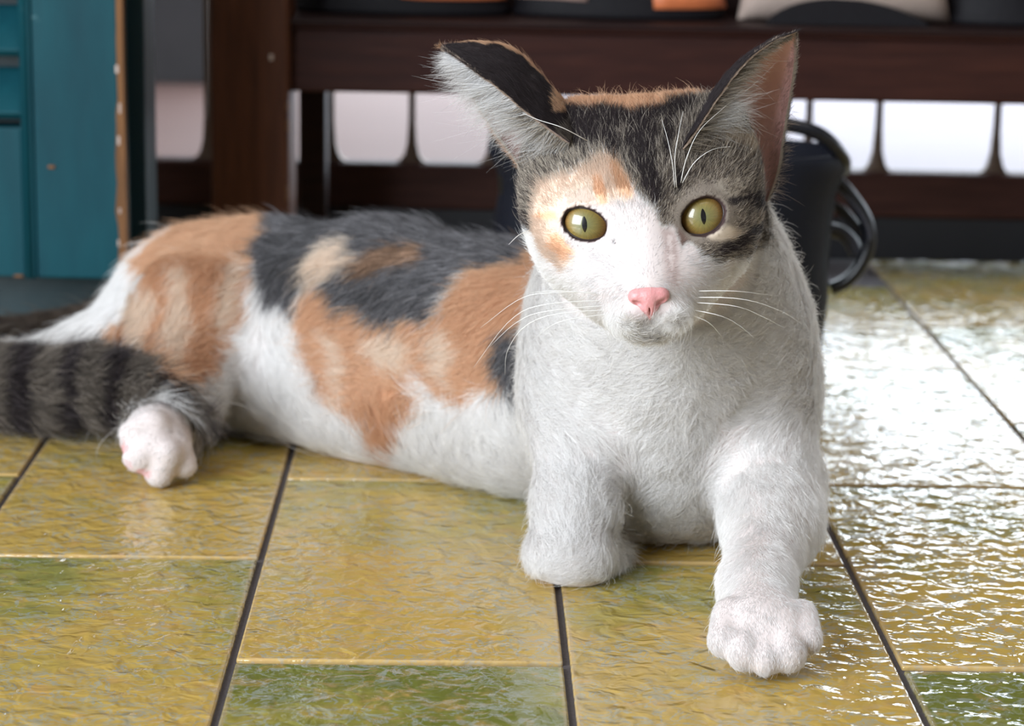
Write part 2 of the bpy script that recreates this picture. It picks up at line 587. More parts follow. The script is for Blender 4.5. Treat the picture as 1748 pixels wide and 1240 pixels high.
# ------------------------------------------------------------------ things on the rack
def shoe(name, cx_px, D, length, width, height, yaw, parts, lab, zbase, toe_open=False):
    """low shoe: sole outline swept up into an upper with a foot opening; parts colour"""
    p = SP(cx_px, 35, D)
    e = empty(name, (p[0], D, zbase))
    e.rotation_euler = (0, 0, -YAW + yaw)
    tag(e, lab, 'shoe', 'shoes on the rack')
    N = 40
    th = np.linspace(0, 2 * math.pi, N, endpoint=False)

    def outline(s, inset=0.0):
        x = np.cos(th) * (length / 2 - inset)
        wv = width / 2 * (0.86 + 0.16 * np.cos(th - 0.25)) - inset
        y = np.sin(th) * wv
        return x * s, y * s

    def ring(z, s, inset=0, shiftx=0.0):
        x, y = outline(s, inset)
        zz_ = z if np.ndim(z) else np.full(N, z)
        return np.stack([x + shiftx, y, zz_], 1)
    # sole
    r = [ring(0, 0.97), ring(0.001, 1.0), ring(0.005, 1.0), ring(0.006, 0.97)]
    vs = np.vstack(r); fs = []
    for i in range(3):
        for k in range(N):
            fs.append((i * N + k, i * N + (k + 1) % N, (i + 1) * N + (k + 1) % N, (i + 1) * N + k))
    fs += [tuple(range(N))[::-1], tuple(3 * N + k for k in range(N))]
    mesh_obj('sole', vs, fs, MT[parts[0]], e, True)
    # upper: rises from the welt, high at heel and instep
    cx_ = np.cos(th)
    top = height * (0.55 + 0.45 * np.clip(-cx_ * 1.3 + 0.25, 0, 1))
    r = [ring(0.0055, 0.985), ring(0.0055 + 0.3 * top, 1.0, 0.002), ring(0.0055 + 0.7 * top, 0.93, 0.004, -0.004), ring(0.0055 + top, 0.72, 0.008, -0.02 * 1), ring(0.0055 + top * .97, 0.66, 0.010, -0.02)]
    r.append(ring(0.02 + top * 0.2, 0.6, 0.012, -0.02))
    vs = np.vstack(r); fs = []; mi = []
    for i in range(len(r) - 1):
        for k in range(N):
            fs.append((i * N + k, i * N + (k + 1) % N, (i + 1) * N + (k + 1) % N, (i + 1) * N + k))
            mi.append(1 if i >= 4 else 0)
    fs.append(tuple((len(r) - 1) * N + k for k in range(N))); mi.append(1)
    mesh_obj('upper', vs, fs, None, e, True, mats=[MT[parts[1]], MT['skin_tone']], mat_idx=mi)
    # coloured panels at the ends
    for mname, k0, k1, za, zb_ in parts[2]:
        vs, fs = [], []
        sel = list(range(k0, k1 + 1))
        for j in range(4):
            f_ = j / 3
            zf = za + (zb_ - za) * f_
            s = np.interp(zf, [0, .3, .7, 1.0], [.985, 1.0, .93, .72]) + 0.02
            ins = np.interp(zf, [0, .3, .7, 1.0], [0, .002, .004, .008])
            sh_ = np.interp(zf, [0, .3, .7, 1.0], [0, 0, -.004, -.02])
            x, y = outline(s, ins)
            for k in sel:
                kk = k % N
                vs.append((x[kk] + sh_, y[kk], 0.0055 + zf * top[kk]))
        L_ = len(sel)
        for j in range(3):
            for k in range(L_ - 1):
                fs.append((j * L_ + k, j * L_ + k + 1, (j + 1) * L_ + k + 1, (j + 1) * L_ + k))
        o = mesh_obj('panel', vs, fs, MT[mname], e, True)
        o['label'] = 'bright orange panel' if mname == 'orange' else 'pale pink panel'
        sm = o.modifiers.new('s', 'SOLIDIFY'); sm.thickness = 0.0015; sm.offset = 1
    return e


zsh = zs + 0.0012
shoe('shoe', 686, 1.535, 0.140, 0.062, 0.050, 0.0, ('black', 'black', [('orange', -10, -2, .16, .95)]), 'black low shoe with orange right end, leftmost on the rack shelf', zsh)
shoe('shoe', 1056, 1.535, 0.136, 0.062, 0.050, 0.0, ('black', 'black', [('skin_tone', -20, -12, .12, .8), ('orange', -8, -1, .05, .95)]), 'black low shoe with a pale pink panel, directly above the cat head', zsh)


# pale shoe with an arched black instep, toe to the right
pz = SP(1440, 35, 1.53)
e = empty('shoe', (pz[0], 1.53, zsh))
tag(e, 'pale beige shoe with black arched side panel on the rack', 'shoe', 'shoes on the rack')
sec = []
Lh = 0.068
for t_ in np.linspace(-1, 1, 25):
    wv = 0.032 * math.sqrt(max(1 - abs(t_) ** 3, 0.0)) + 0.001
    hv = 0.052 * math.sqrt(max(1 - abs(t_) ** 4, 0.0)) * (1.0 - 0.25 * t_) + 0.001
    sec.append((t_ * Lh, wv, hv))
vs, fs = [], []
K = 20
for x_, wv, hv in sec:
    for k in range(K):
        a = math.pi * 2 * k / K
        vs.append((x_, wv * math.cos(a), max(hv * (0.5 + 0.5 * math.sin(a)), 0) ** 1.0))
for i in range(len(sec) - 1):
    for k in range(K):
        fs.append((i * K + k, i * K + (k + 1) % K, (i + 1) * K + (k + 1) % K, (i + 1) * K + k))
fs += [tuple(range(K))[::-1], tuple((len(sec) - 1) * K + k for k in range(K))]
mesh_obj('upper', vs, fs, MT['cream'], e, True)
vs, fs = [], []
for j, yy in enumerate((-0.0345, -0.0295)):
    for t_ in np.linspace(-1, 1, 21):
        x_ = t_ * 0.052 - 0.002
        hh = 0.0145 * (1 - t_ ** 2) ** 0.8 * (1.1 - 0.2 * t_)
        vs += [(x_, yy, 0.0002), (x_, yy + 0.3 * hh, 0.0004 + hh)]
for i in range(20):
    a = i * 2
    fs.append((a, a + 2, a + 3, a + 1))
    fs.append((42 + a, 42 + a + 1, 42 + a + 3, 42 + a + 2))
    fs.append((a + 1, a + 3, 42 + a + 3, 42 + a + 1))
    fs.append((a, 42 + a, 42 + a + 2, a + 2))
tag(mesh_obj('side_panel', vs, fs, MT['black'], e), 'black arched panel')
shoe('shoe', 1735, 1.535, 0.095, 0.06, 0.05, 0.0, ('black', 'black', []), 'plain black shoe at the far right of the rack shelf', zsh)


# ------------------------------------------------------------------ navy bag behind the cat
DB = 1.345
bg = empty('bag', (SP(1130, 400, DB)[0], DB, 0))
tag(bg, 'dark navy bucket bag with curved side strap standing behind the cat', 'bag')
bx0 = bg.location


def bagx(px, py): return SP(px, py, DB)[0] - SP(1130, 400, DB)[0]


levels = []
for py, l, r in ((508, 862, 1404), (500, 852, 1412), (440, 838, 1413), (380, 842, 1418), (330, 852, 1424), (300, 850, 1432), (280, 840, 1442), (262, 832, 1446), (250, 832, 1442)):
    zc_ = max(Z(py, DB, 1130), 0.0005)
    levels.append((zc_, bagx(l, py), bagx(r, py)))
levels[0] = (0.0004, levels[0][1], levels[0][2])
N = 48
vs, fs = [], []
for zc_, l, r in levels:
    c, h = (l + r) / 2, (r - l) / 2
    for k in range(N):
        a = 2 * math.pi * k / N
        ca, sa = math.cos(a), math.sin(a)
        vs.append((c + h * np.sign(ca) * abs(ca) ** 0.8, 0.052 * np.sign(sa) * abs(sa) ** 0.8, zc_))
# inner lip going down
z_, l, r = levels[-1]
for dz, s in ((0.0, 0.96), (-0.03, 0.93)):
    c, h = (l + r) / 2, (r - l) / 2
    for k in range(N):
        a = 2 * math.pi * k / N
        ca, sa = math.cos(a), math.sin(a)
        vs.append((c + h * s * np.sign(ca) * abs(ca) ** 0.8, 0.052 * s * np.sign(sa) * abs(sa) ** 0.8, z_ + dz))
nl = len(levels) + 2
for i in range(nl - 1):
    for k in range(N):
        fs.append((i * N + k, i * N + (k + 1) % N, (i + 1) * N + (k + 1) % N, (i + 1) * N + k))
fs += [tuple(range(N))[::-1], tuple((nl - 1) * N + k for k in range(N))]
mesh_obj('bag_body', vs, fs, MT['bag'], bg, True)


def bag_tube(name, pts, rad, mat, n=40, flat=1.0):
    P = [(*SP(px, py, DB + dd),) for px, py, dd in pts]
    P = np.array([(p[0] - SP(1130, 400, DB)[0], p[1] - DB, p[2]) for p in P])
    P = spline(P, n)
    vs, fs = tube(P, rad, 12)
    return mesh_obj(name, vs, fs, MT[mat], bg, True)


bag_tube('handle', [(850, 262, -.03), (930, 225, -.03), (1100, 205, -.03), (1260, 203, -.03), (1340, 212, -.03), (1400, 230, -.03), (1437, 268, -.02), (1440, 290, 0)], 0.0042, 'bag_rim')
bag_tube('side_strap', [(1420, 300, 0), (1448, 330, 0), (1476, 372, 0), (1484, 412, 0), (1470, 452, 0), (1446, 480, 0), (1418, 494, 0)], 0.0040, 'bag_rim')
bag_tube('side_strap', [(1416, 345, .004), (1440, 362, .004), (1462, 388, .004), (1480, 415, .004)], 0.0028, 'bag_rim')
bag_tube('strap_lining', [(1414, 392, .012), (1436, 398, .012), (1452, 412, .012), (1462, 432, .012)], 0.0042, 'strap')
bag_tube('piping', [(1424, 320, -.004), (1460, 352, -.004), (1480, 385, -.004), (1486, 410, -.004)], 0.0009, 'strap')

# ================================================================== the cat
FUR = 1.0     # density factor


def unit(v):
    v = np.asarray(v, float)
    return v / (np.linalg.norm(v, axis=-1, keepdims=True) + 1e-12)


def grid_axis(a, f0, f1, b, coarse, fine):
    l = list(np.arange(a, f0, coarse)); mid = list(np.arange(f0, f1, fine)); e = list(np.arange(f1, b, coarse))
    return np.array(l + mid + e, np.float32)


class Field:
    def __init__(s, xs, ys, zs):
        s.ax = (xs, ys, zs)
        s.F = np.full((len(xs), len(ys), len(zs)), 0.03, np.float32)

    def sub(s, c, r):
        sl = []
        for a, ci, ri in zip(s.ax, c, r):
            i0 = np.searchsorted(a, ci - ri); i1 = np.searchsorted(a, ci + ri)
            sl.append(slice(int(i0), int(i1)))
        g = np.meshgrid(*[a[q] for a, q in zip(s.ax, sl)], indexing='ij', sparse=True)
        return tuple(sl), g

    def add(s, sl, d, k):
        A = s.F[sl]
        h = np.clip(k - np.abs(A - d), 0, None) / k
        s.F[sl] = np.minimum(A, d) - h * h * k * 0.25

    def cut(s, sl, d, k):
        A = s.F[sl]; B = -d
        h = np.clip(k - np.abs(A - B), 0, None) / k
        s.F[sl] = np.maximum(A, B) + h * h * k * 0.25

    def ell(s, c, r, R=None, k=0.01, cut=False, m=0.012):
        """ellipsoid, R rows are its local axes"""
        r = np.asarray(r, float); c = np.asarray(c, float)
        R = np.eye(3) if R is None else np.asarray(R)
        ext = np.sqrt(((R * r[:, None]) ** 2).sum(0)) + m + k
        sl, g = s.sub(c, ext)
        if min(q.stop - q.start for q in sl) < 1: return
        dx, dy, dz = g[0] - c[0], g[1] - c[1], g[2] - c[2]
        k0 = 0; k1 = 0
        for i in range(3):
            u = dx * R[i][0] + dy * R[i][1] + dz * R[i][2]
            k0 = k0 + (u / r[i]) ** 2; k1 = k1 + (u / r[i] ** 2) ** 2
        k0 = np.sqrt(k0); k1 = np.sqrt(k1) + 1e-9
        d = (k0 * (k0 - 1) / k1).astype(np.float32)
        (s.cut if cut else s.add)(sl, d, k)

    def cone(s, a, b, ra, rb, k=0.01, m=0.012):
        a = np.asarray(a, float); b = np.asarray(b, float)
        c = (a + b) / 2; ext = np.abs(a - b) / 2 + max(ra, rb) + m + k
        sl, g = s.sub(c, ext)
        if min(q.stop - q.start for q in sl) < 1: return
        ab = b - a; L2 = ab @ ab
        px, py, pz = g[0] - a[0], g[1] - a[1], g[2] - a[2]
        t = np.clip((px * ab[0] + py * ab[1] + pz * ab[2]) / L2, 0, 1)
        d = np.sqrt((px - t * ab[0]) ** 2 + (py - t * ab[1]) ** 2 + (pz - t * ab[2]) ** 2) - (ra + (rb - ra) * t)
        s.add(sl, d.astype(np.float32), k)


def surface_nets(Fd):
    F = Fd.F; xs, ys, zs = Fd.ax
    ins = F < 0
    nx, ny, nz = F.shape
    cnt = np.zeros((nx - 1, ny - 1, nz - 1), np.uint8)
    for a in (0, 1):
        for b in (0, 1):
            for c in (0, 1):
                cnt += ins[a:nx - 1 + a, b:ny - 1 + b, c:nz - 1 + c]
    I, J, K = np.nonzero((cnt > 0) & (cnt < 8))
    ids = np.full(cnt.shape, -1, np.int32)
    ids[I, J, K] = np.arange(len(I))
    acc = np.zeros((len(I), 3)); num = np.zeros(len(I))
    C = [(a, b, c) for a in (0, 1) for b in (0, 1) for c in (0, 1)]
    for p in C:
        for q in C:
            if sum(abs(p[i] - q[i]) for i in range(3)) == 1 and p < q:
                fa = F[I + p[0], J + p[1], K + p[2]]; fb = F[I + q[0], J + q[1], K + q[2]]
                mk = (fa < 0) != (fb < 0)
                t = np.where(mk, fa / (fa - fb + 1e-20), 0)
                pa = np.stack([xs[I + p[0]], ys[J + p[1]], zs[K + p[2]]], 1)
                pb = np.stack([xs[I + q[0]], ys[J + q[1]], zs[K + q[2]]], 1)
                acc += np.where(mk[:, None], pa + (pb - pa) * t[:, None], 0)
                num += mk
    V = acc / num[:, None]
    quads = []
    for ax in range(3):
        sl0 = [slice(None)] * 3; sl1 = [slice(None)] * 3
        sl0[ax] = slice(0, -1); sl1[ax] = slice(1, None)
        ch = ins[tuple(sl0)] != ins[tuple(sl1)]
        i, j, k = np.nonzero(ch)
        o1, o2 = [a for a in range(3) if a != ax]
        idx = [i, j, k]
        ok = (idx[o1] > 0) & (idx[o2] > 0) & (idx[o1] < F.shape[o1] - 1) & (idx[o2] < F.shape[o2] - 1)
        i, j, k = i[ok], j[ok], k[ok]
        def cell(d1, d2):
            q = [i.copy(), j.copy(), k.copy()]
            q[o1] -= d1; q[o2] -= d2
            return ids[q[0], q[1], q[2]]
        q = np.stack([cell(1, 1), cell(0, 1), cell(0, 0), cell(1, 0)], 1)
        flip = ins[i, j, k]
        if ax == 1: flip = ~flip
        q[~flip] = q[~flip][:, ::-1]
        quads.append(q)
    return V, np.vstack(quads)


def vnormals(V, Q):
    a, b, c, d = V[Q[:, 0]], V[Q[:, 1]], V[Q[:, 2]], V[Q[:, 3]]
    n = np.cross(c - a, d - b)
    N = np.zeros_like(V)
    for i in range(4):
        np.add.at(N, Q[:, i], n)
    return unit(N)


def hash3(i, j, k, s):
    h = (i * 73856093) ^ (j * 19349663) ^ (k * 83492791) ^ (s * 2654435761)
    h = (h ^ (h >> 13)) * 1274126177
    h = h & 0x7fffffff
    h = h ^ (h >> 15)
    return (h & 0xffff) / 65535.0


def vnoise(p, scale, seed=0):
    q = np.asarray(p, float) * scale + 1000.0
    f = np.floor(q).astype(np.int64); u = q - f
    u = u * u * (3 - 2 * u)
    out = 0
    for a in (0, 1):
        for b in (0, 1):
            for c in (0, 1):
                w_ = (u[:, 0] if a else 1 - u[:, 0]) * (u[:, 1] if b else 1 - u[:, 1]) * (u[:, 2] if c else 1 - u[:, 2])
                out = out + w_ * hash3(f[:, 0] + a, f[:, 1] + b, f[:, 2] + c, seed)
    return out * 2 - 1


# ---- head frame (mm): R right, U up, F towards the viewer
HO = SP(1099, 377, 0.865)
_ro = 0.078
fwd_h = unit(np.array([0.0 - HO[0] * 0.55, -HO[1], (CH - HO[2]) * 0.80]))
r_h = np.array([math.cos(_ro), 0.0, math.sin(_ro)])
u_h = unit(np.cross(r_h, -fwd_h)); u_h = u_h if u_h[2] > 0 else -u_h
r_h = unit(np.cross(u_h, fwd_h)); r_h = r_h if r_h[0] > 0 else -r_h
HR = np.array([r_h, u_h, fwd_h])


def H(R_, U_, F_):
    return HO + (R_ * r_h + U_ * u_h + F_ * fwd_h) / 1000.0


xs = grid_axis(-0.33, -0.012, 0.135, 0.20, 0.0020, 0.0010)
ys = grid_axis(0.765, 0.765, 0.90, 1.30, 0.0022, 0.0010)
zs = np.arange(-0.004, 0.225, 0.00115).astype(np.float32)
FD = Field(xs, ys, zs)


def E(px, py, D, rx, ry, rz, k=0.012, R=None, cut=False):
    c = SP(px, py, D); sc = zc_of(c) / F_PX
    FD.ell(c, (rx * sc, ry * sc, rz * sc), R, k, cut)


def Cn(a, b, ra, rb, k=0.012):
    A, B = SP(*a), SP(*b)
    FD.cone(A, B, RR(A, ra), RR(B, rb), k)


# --- torso lying behind, hips to chest
def cn3(a, b, ra, rb, k=0.012):
    FD.cone(a, b, ra, rb, k)


def G(px, py_mid, D, z):
    """point at height z, at distance D, on the picture column px"""
    p = SP(px, py_mid, D); p[2] = z
    return p


cn3(G(450, 560, 1.165, .047), G(660, 570, 1.12, .051), .0455, .0500, .02)
cn3(G(660, 570, 1.12, .051), G(850, 600, 1.075, .052), .0500, .0490, .02)
cn3(G(850, 600, 1.075, .050), G(1080, 640, 1.015, .052), .0470, .0500, .02)
cn3(G(450, 560, 1.165, .047), G(350, 550, 1.185, .044), .0455, .0400, .02)
cn3(G(350, 550, 1.185, .046), G(318, 520, 1.200, .046), .0395, .0340, .02)
# belly fold resting on the floor
cn3(G(420, 700, 1.135, .020), G(640, 760, 1.09, .020), .018, .020, .025)
cn3(G(640, 760, 1.09, .021), G(880, 820, 1.03, .021), .020, .020, .025)
# chest column and neck
cn3(SP(1126, 400, .935), SP(1142, 545, .955), .0430, .0510, .02)
cn3(SP(1138, 545, .955), SP(1140, 650, .965), .0505, .0530, .02)
E(1140, 700, .975, 222, 190, 190, .02)
E(1130, 800, .975, 165, 150, 110, .02)
# shoulders
E(1000, 620, .955, 84, 100, 130, .02)
E(1292, 630, .950, 74, 100, 120, .02)
# folded foreleg (picture left)
Cn((985, 700, .945), (982, 860, .918), 76, 60, .014)
Cn((982, 860, .918), (972, 925, .905), 60, 57, .012)
E(964, 950, .906, 65, 78, 43, .008)
Cn((1000, 960, .900), (1035, 965, .93), 38, 40, .010)
# outstretched foreleg (picture right)
Cn((1292, 680, .95), (1316, 830, .925), 80, 76, .016)
Cn((1316, 830, .925), (1318, 890, .900), 76, 74, .014)
Cn((1318, 890, .900), (1290, 1000, .846), 74, 54, .012)
Cn((1292, 1000, .846), (1298, 1070, .812), 56, 60, .010)
E(1303, 1076, .810, 80, 74, 42, .008)
TOES = [((1246, 1050, .814), (1236, 1094, .7975), 29, 28), ((1274, 1060, .808), (1268, 1116, .792), 28, 29), ((1304, 1066, .806), (1306, 1126, .7905), 26, 28),
        ((1338, 1060, .808), (1345, 1117, .792), 29, 31), ((1368, 1050, .814), (1379, 1092, .799), 26, 25)]
for a, b, ra, rb in TOES:
    Cn(a, b, ra, rb, .0026)
# haunch, thigh and hind leg
cn3(G(345, 540, 1.135, .050), G(310, 600, 1.120, .034), .037, .031, .014)
cn3(G(350, 520, 1.190, .048), G(275, 560, 1.188, .034), .034, .028, .014)
cn3(G(275, 560, 1.188, .034), G(165, 580, 1.185, .022), .028, .019, .014)
cn3(G(165, 580, 1.185, .022), G(0, 620, 1.185, .013), .019, .011, .012)
cn3(G(0, 620, 1.185, .013), G(-110, 640, 1.19, .010), .011, .009, .012)
cn3(G(310, 600, 1.120, .033), G(295, 650, 1.075, .025), .029, .018, .012)
# hind paw
Cn((285, 700, 1.065), (272, 752, 1.040), 52, 54, .010)
E(262, 752, 1.036, 52, 60, 46, .008)
for a, b, ra, rb in [((262, 728, 1.030), (230, 742, 1.026), 30, 27), ((262, 762, 1.024), (238, 780, 1.020), 30, 29),
                     ((282, 775, 1.022), (272, 806, 1.0215), 30, 27), ((300, 765, 1.030), (314, 794, 1.028), 28, 23)]:
    Cn(a, b, ra, rb, .0024)
# --- tail, curling back in front of the hind leg
TAIL = [G(225, 500, 1.225, .036), G(120, 540, 1.235, .022), G(0, 570, 1.24, .014), G(-90, 600, 1.225, .014), G(-110, 640, 1.18, .020), G(-50, 680, 1.130, .022), G(60, 690, 1.108, .024),
        G(150, 680, 1.098, .028), G(215, 665, 1.078, .031), G(282, 664, 1.056, .0315), G(332, 684, 1.050, .027)]
TP = spline(TAIL, 40)
TR = np.interp(np.linspace(0, 1, 40), [0, .3, .5, .7, .85, 1.0], [.0105, .0110, .0125, .0125, .0085, .0035])
for i in range(39):
    cn3(TP[i], TP[i + 1], TR[i], TR[i + 1], .003)

# --- head
def HE(R_, U_, F_, r, k=0.008, rot=0, cut=False, tiltz=0):
    Rm = HR.copy()
    if rot:
        c_, s_ = math.cos(math.radians(rot)), math.sin(math.radians(rot))
        Rm = np.array([c_ * HR[0] + s_ * HR[1], -s_ * HR[0] + c_ * HR[1], HR[2]])
    FD.ell(H(R_, U_, F_), np.array(r) / 1000.0, Rm, k, cut)


HE(0, 9, -34, (40, 34, 38), .014)
for s in (-1, 1):
    HE(s * 33, 13, -30, (11.5, 18, 16), .012)
HE(0, 23, -26, (28, 19.5, 22), .012)
for s in (-1, 1):
    HE(s * 23, -8, -22, (17.5, 20, 22), .014)
    HE(s * 20.5, 1, -10.5, (13.6, 13.0, 12.8), .007)
    HE(s * 23, 29, -31, (16, 15, 13), .012)
    HE(s * 12, -20, -6, (12, 12, 15), .012)
HE(0, 12, -8, (15, 14, 10), .010)
FD.cone(H(0, 8, -6.5), H(0, -23, 9.0), .0088, .0066, .010)
HE(0, -26, -2, (16, 13, 14), .012)
for s in (-1, 1):
    HE(s * 6.6, -33, 6.0, (8.2, 5.8, 8.6), .0035, rot=s * -8)
HE(0, -38.5, 1.5, (7.5, 4.8, 7), .004)
HE(0, -27, -22, (21, 12, 24), .016)
# eye openings: the lids are what is left of the orbit shells
EYES = []
for s in (-1, 1):
    tilt = 24 if s > 0 else -20
    c_, s_ = math.cos(math.radians(tilt)), math.sin(math.radians(tilt))
    a1 = c_ * HR[0] + s_ * HR[1]; a2 = -s_ * HR[0] + c_ * HR[1]
    ctr = (s * 20.9, 0.0 if s < 0 else 0.3)
    gaze = unit(HR[2] * 1.0 + HR[0] * s * 0.10)
    b1 = unit(a1 - (a1 @ gaze) * gaze); b2 = np.cross(gaze, b1); b2 = b2 if b2 @ a2 > 0 else -b2
    ra_, rb_ = (8.5, 5.9) if s < 0 else (8.6, 6.6)
    EYES.append((H(ctr[0], ctr[1], -9.6), gaze, b1, b2, ra_ / 1000, rb_ / 1000, s))
    FD.ell(H(ctr[0], ctr[1], -9.6) + gaze * 0.014, (ra_ / 1000, rb_ / 1000, 0.022), np.array([b1, b2, gaze]), .0012, True)
    FD.ell(H(ctr[0], ctr[1], -9.6), (.0112, .0112, .0112), None, .0006, True)

V, Q = surface_nets(FD)
for _ in range(1):   # light smoothing of the net
    nb = np.zeros_like(V); cn = np.zeros(len(V))
    for i in range(4):
        np.add.at(nb, Q[:, i], V[Q[:, (i + 1) % 4]]); np.add.at(cn, Q[:, i], 1)
    V = V * 0.5 + 0.5 * nb / np.maximum(cn, 1)[:, None]
V[:, 2] = np.maximum(V[:, 2], 0.0003)
NV = vnormals(V, Q)
# make sure the normals look outwards
if ((V - V.mean(0)) * NV).sum() < 0:
    Q = Q[:, ::-1]; NV = -NV
print('body', V.shape, Q.shape)

# ---- ears
def ear(A, B, bow, n=22, mcount=18, thick=0.0013):
    A = spline([SP(*a) for a in A], n); B = spline([SP(*b) for b in B], n)
    outer, inner = [], []
    wid = np.linalg.norm(A - B, axis=1)
    base = bow * wid[0]
    us = np.linspace(0, 1, mcount)
    surf = np.zeros((n, mcount, 3))
    for i in range(n):
        amp = bow * wid[i] * (0.75 + 0.25 * i / n)
        for j, u in enumerate(us):
            surf[i, j] = A[i] * (1 - u) + B[i] * u + amp * (4 * u * (1 - u)) ** 0.8
    du = np.gradient(surf, axis=1); dv = np.gradient(surf, axis=0)
    nn = unit(np.cross(du, dv))
    sgn = np.sign((nn * (bow / np.linalg.norm(bow))).sum(-1).mean())
    nn = nn * sgn                      # outwards = along the bow
    nn[-1] = nn[-2]
    return surf, nn, us


def ear_mesh(surf, nn, thick=0.0013):
    n, mc, _ = surf.shape
    prof = thick * np.clip(np.sin(np.linspace(0, math.pi, mc)) * 3, 0.05, 1)[None, :, None]
    outer = surf + nn * prof * 0.6; inner = surf - nn * prof * 0.4
    Vv = np.concatenate([outer.reshape(-1, 3), inner.reshape(-1, 3)])
    F_ = []
    o2 = n * mc
    for i in range(n - 1):
        for j in range(mc - 1):
            a = i * mc + j
            F_.append((a, a + 1, a + mc + 1, a + mc))
            F_.append((o2 + a, o2 + a + mc, o2 + a + mc + 1, o2 + a + 1))
        for j in (0, mc - 1):
            a = i * mc + j
            F_.append((a, a + mc, o2 + a + mc, o2 + a))
    return Vv, np.array(F_), (np.arange(2 * o2) < o2)


EL_A = [(972, 244, .876), (944, 224, .875), (903, 195, .875), (850, 150, .878), (800, 113, .886), (757, 82, .896)]
EL_B = [(915, 325, .905), (886, 280, .908), (850, 230, .911), (815, 172, .912), (785, 124, .906), (757, 83, .8965)]
ER_A = [(1165, 255, .868), (1196, 212, .872), (1232, 158, .878), (1272, 108, .886), (1318, 74, .892), (1355, 58, .898)]
ER_B = [(1310, 345, .905), (1328, 290, .908), (1338, 225, .910), (1349, 160, .910), (1356, 105, .905), (1356, 60, .8985)]
bowL = 0.50 * r_h + 0.62 * u_h + np.array([0, .75, 0])
bowR = -0.34 * r_h + 0.05 * u_h + np.array([0, .80, 0])
EARS = [ear(EL_A, EL_B, unit(bowL) * 0.78), ear(ER_A, ER_B, unit(bowR) * 0.62)]

# ------------------------------------------------------------------ coat colours (authored once, stored on the coat)
WHITE = np.array([0.925, 0.91, 0.90])
ORANGE = np.array([0.74, 0.475, 0.305]); PALE_O = np.array([0.72, 0.57, 0.46]); DEEP_O = np.array([0.52, 0.24, 0.10])
PALE_B = np.array([0.84, 0.71, 0.59])
BLACK = np.array([0.020, 0.015, 0.016]); GREY = np.array([0.17, 0.165, 0.175]); BROWN = np.array([0.10, 0.07, 0.05])
TAB = np.array([0.22, 0.185, 0.155]); TABL = np.array([0.50, 0.44, 0.37]); PINK = np.array([0.72, 0.46, 0.43]); CREAM = np.array([0.70, 0.58, 0.45])


def poly_sd(x, y, poly):
    """signed distance in picture units, negative inside"""
    P = np.array(poly, float)
    d = np.full(len(x), 1e9); s = np.ones(len(x))
    n = len(P); j = n - 1
    for i in range(n):
        ex, ey = P[j] - P[i]
        wx, wy = x - P[i][0], y - P[i][1]
        t = np.clip((wx * ex + wy * ey) / (ex * ex + ey * ey), 0, 1)
        bx_, by_ = wx - ex * t, wy - ey * t
        d = np.minimum(d, bx_ * bx_ + by_ * by_)
        c1 = y >= P[i][1]; c2 = y < P[j][1]; c3 = ex * wy > ey * wx
        fl_ = (c1 & c2 & c3) | (~c1 & ~c2 & ~c3)
        s = np.where(fl_, -s, s)
        j = i
    return s * np.sqrt(d)


BODY_PATCH = [
    # (polygon, colour, softness, wobble)
    ([(240, 436), (262, 415), (330, 375), (420, 360), (500, 350), (510, 385), (450, 430), (440, 480), (432, 540), (410, 590), (385, 625), (345, 662), (285, 668), (215, 625), (183, 590), (205, 560), (235, 520), (250, 480)], ORANGE, 14, 12),
    ([(300, 450), (330, 440), (345, 520), (330, 600), (300, 640), (285, 560)], PALE_B, 22, 16),
    ([(215, 530), (260, 470), (275, 520), (250, 600), (225, 590)], PALE_B, 16, 10),
    ([(392, 450), (430, 440), (425, 520), (398, 590), (385, 520)], PALE_B, 18, 10),
    ([(540, 470), (620, 520), (740, 530), (800, 485), (850, 440), (930, 430), (1010, 440), (1010, 540), (930, 560), (880, 590), (862, 650), (800, 692), (765, 680), (735, 640), (700, 690), (700, 720), (672, 790), (600, 735), (570, 690), (545, 640), (535, 560), (520, 500)], ORANGE, 14, 14),
    ([(640, 560), (700, 545), (740, 600), (710, 650), (660, 640)], PALE_B, 24, 16),
    ([(745, 560), (780, 540), (800, 600), (790, 670), (760, 640)], PALE_B, 18, 12),
    ([(575, 560), (600, 560), (620, 700), (600, 720)], PALE_B, 12, 10),
    ([(440, 425), (500, 355), (560, 340), (700, 355), (900, 370), (1230, 380), (1230, 470), (960, 430), (880, 452), (830, 462), (785, 490), (740, 530), (650, 530), (590, 515), (560, 470), (525, 480), (495, 510), (468, 500)], GREY, 13, 14),
    ([(520, 440), (600, 420), (640, 440), (560, 480), (530, 490)], PALE_B, 26, 18),
    ([(620, 440), (680, 425), (750, 432), (740, 452), (650, 470), (620, 470)], np.array([.34, .22, .15]), 14, 12),
    ([(590, 480), (660, 468), (770, 470), (740, 520), (640, 520)], GREY * 0.8, 14, 12),
    ([(470, 420), (540, 385), (600, 380), (560, 420), (500, 480), (470, 490)], GREY * 0.65, 16, 14),
    ([(868, 560), (930, 540), (930, 720), (880, 712), (862, 660)], GREY * 0.8, 12, 12),
    ([(300, 655), (340, 660), (375, 700), (350, 740), (310, 730), (290, 690)], np.array([.42, .39, .37]), 40, 14),  # soft grey shading under the thigh, painted into the coat
]
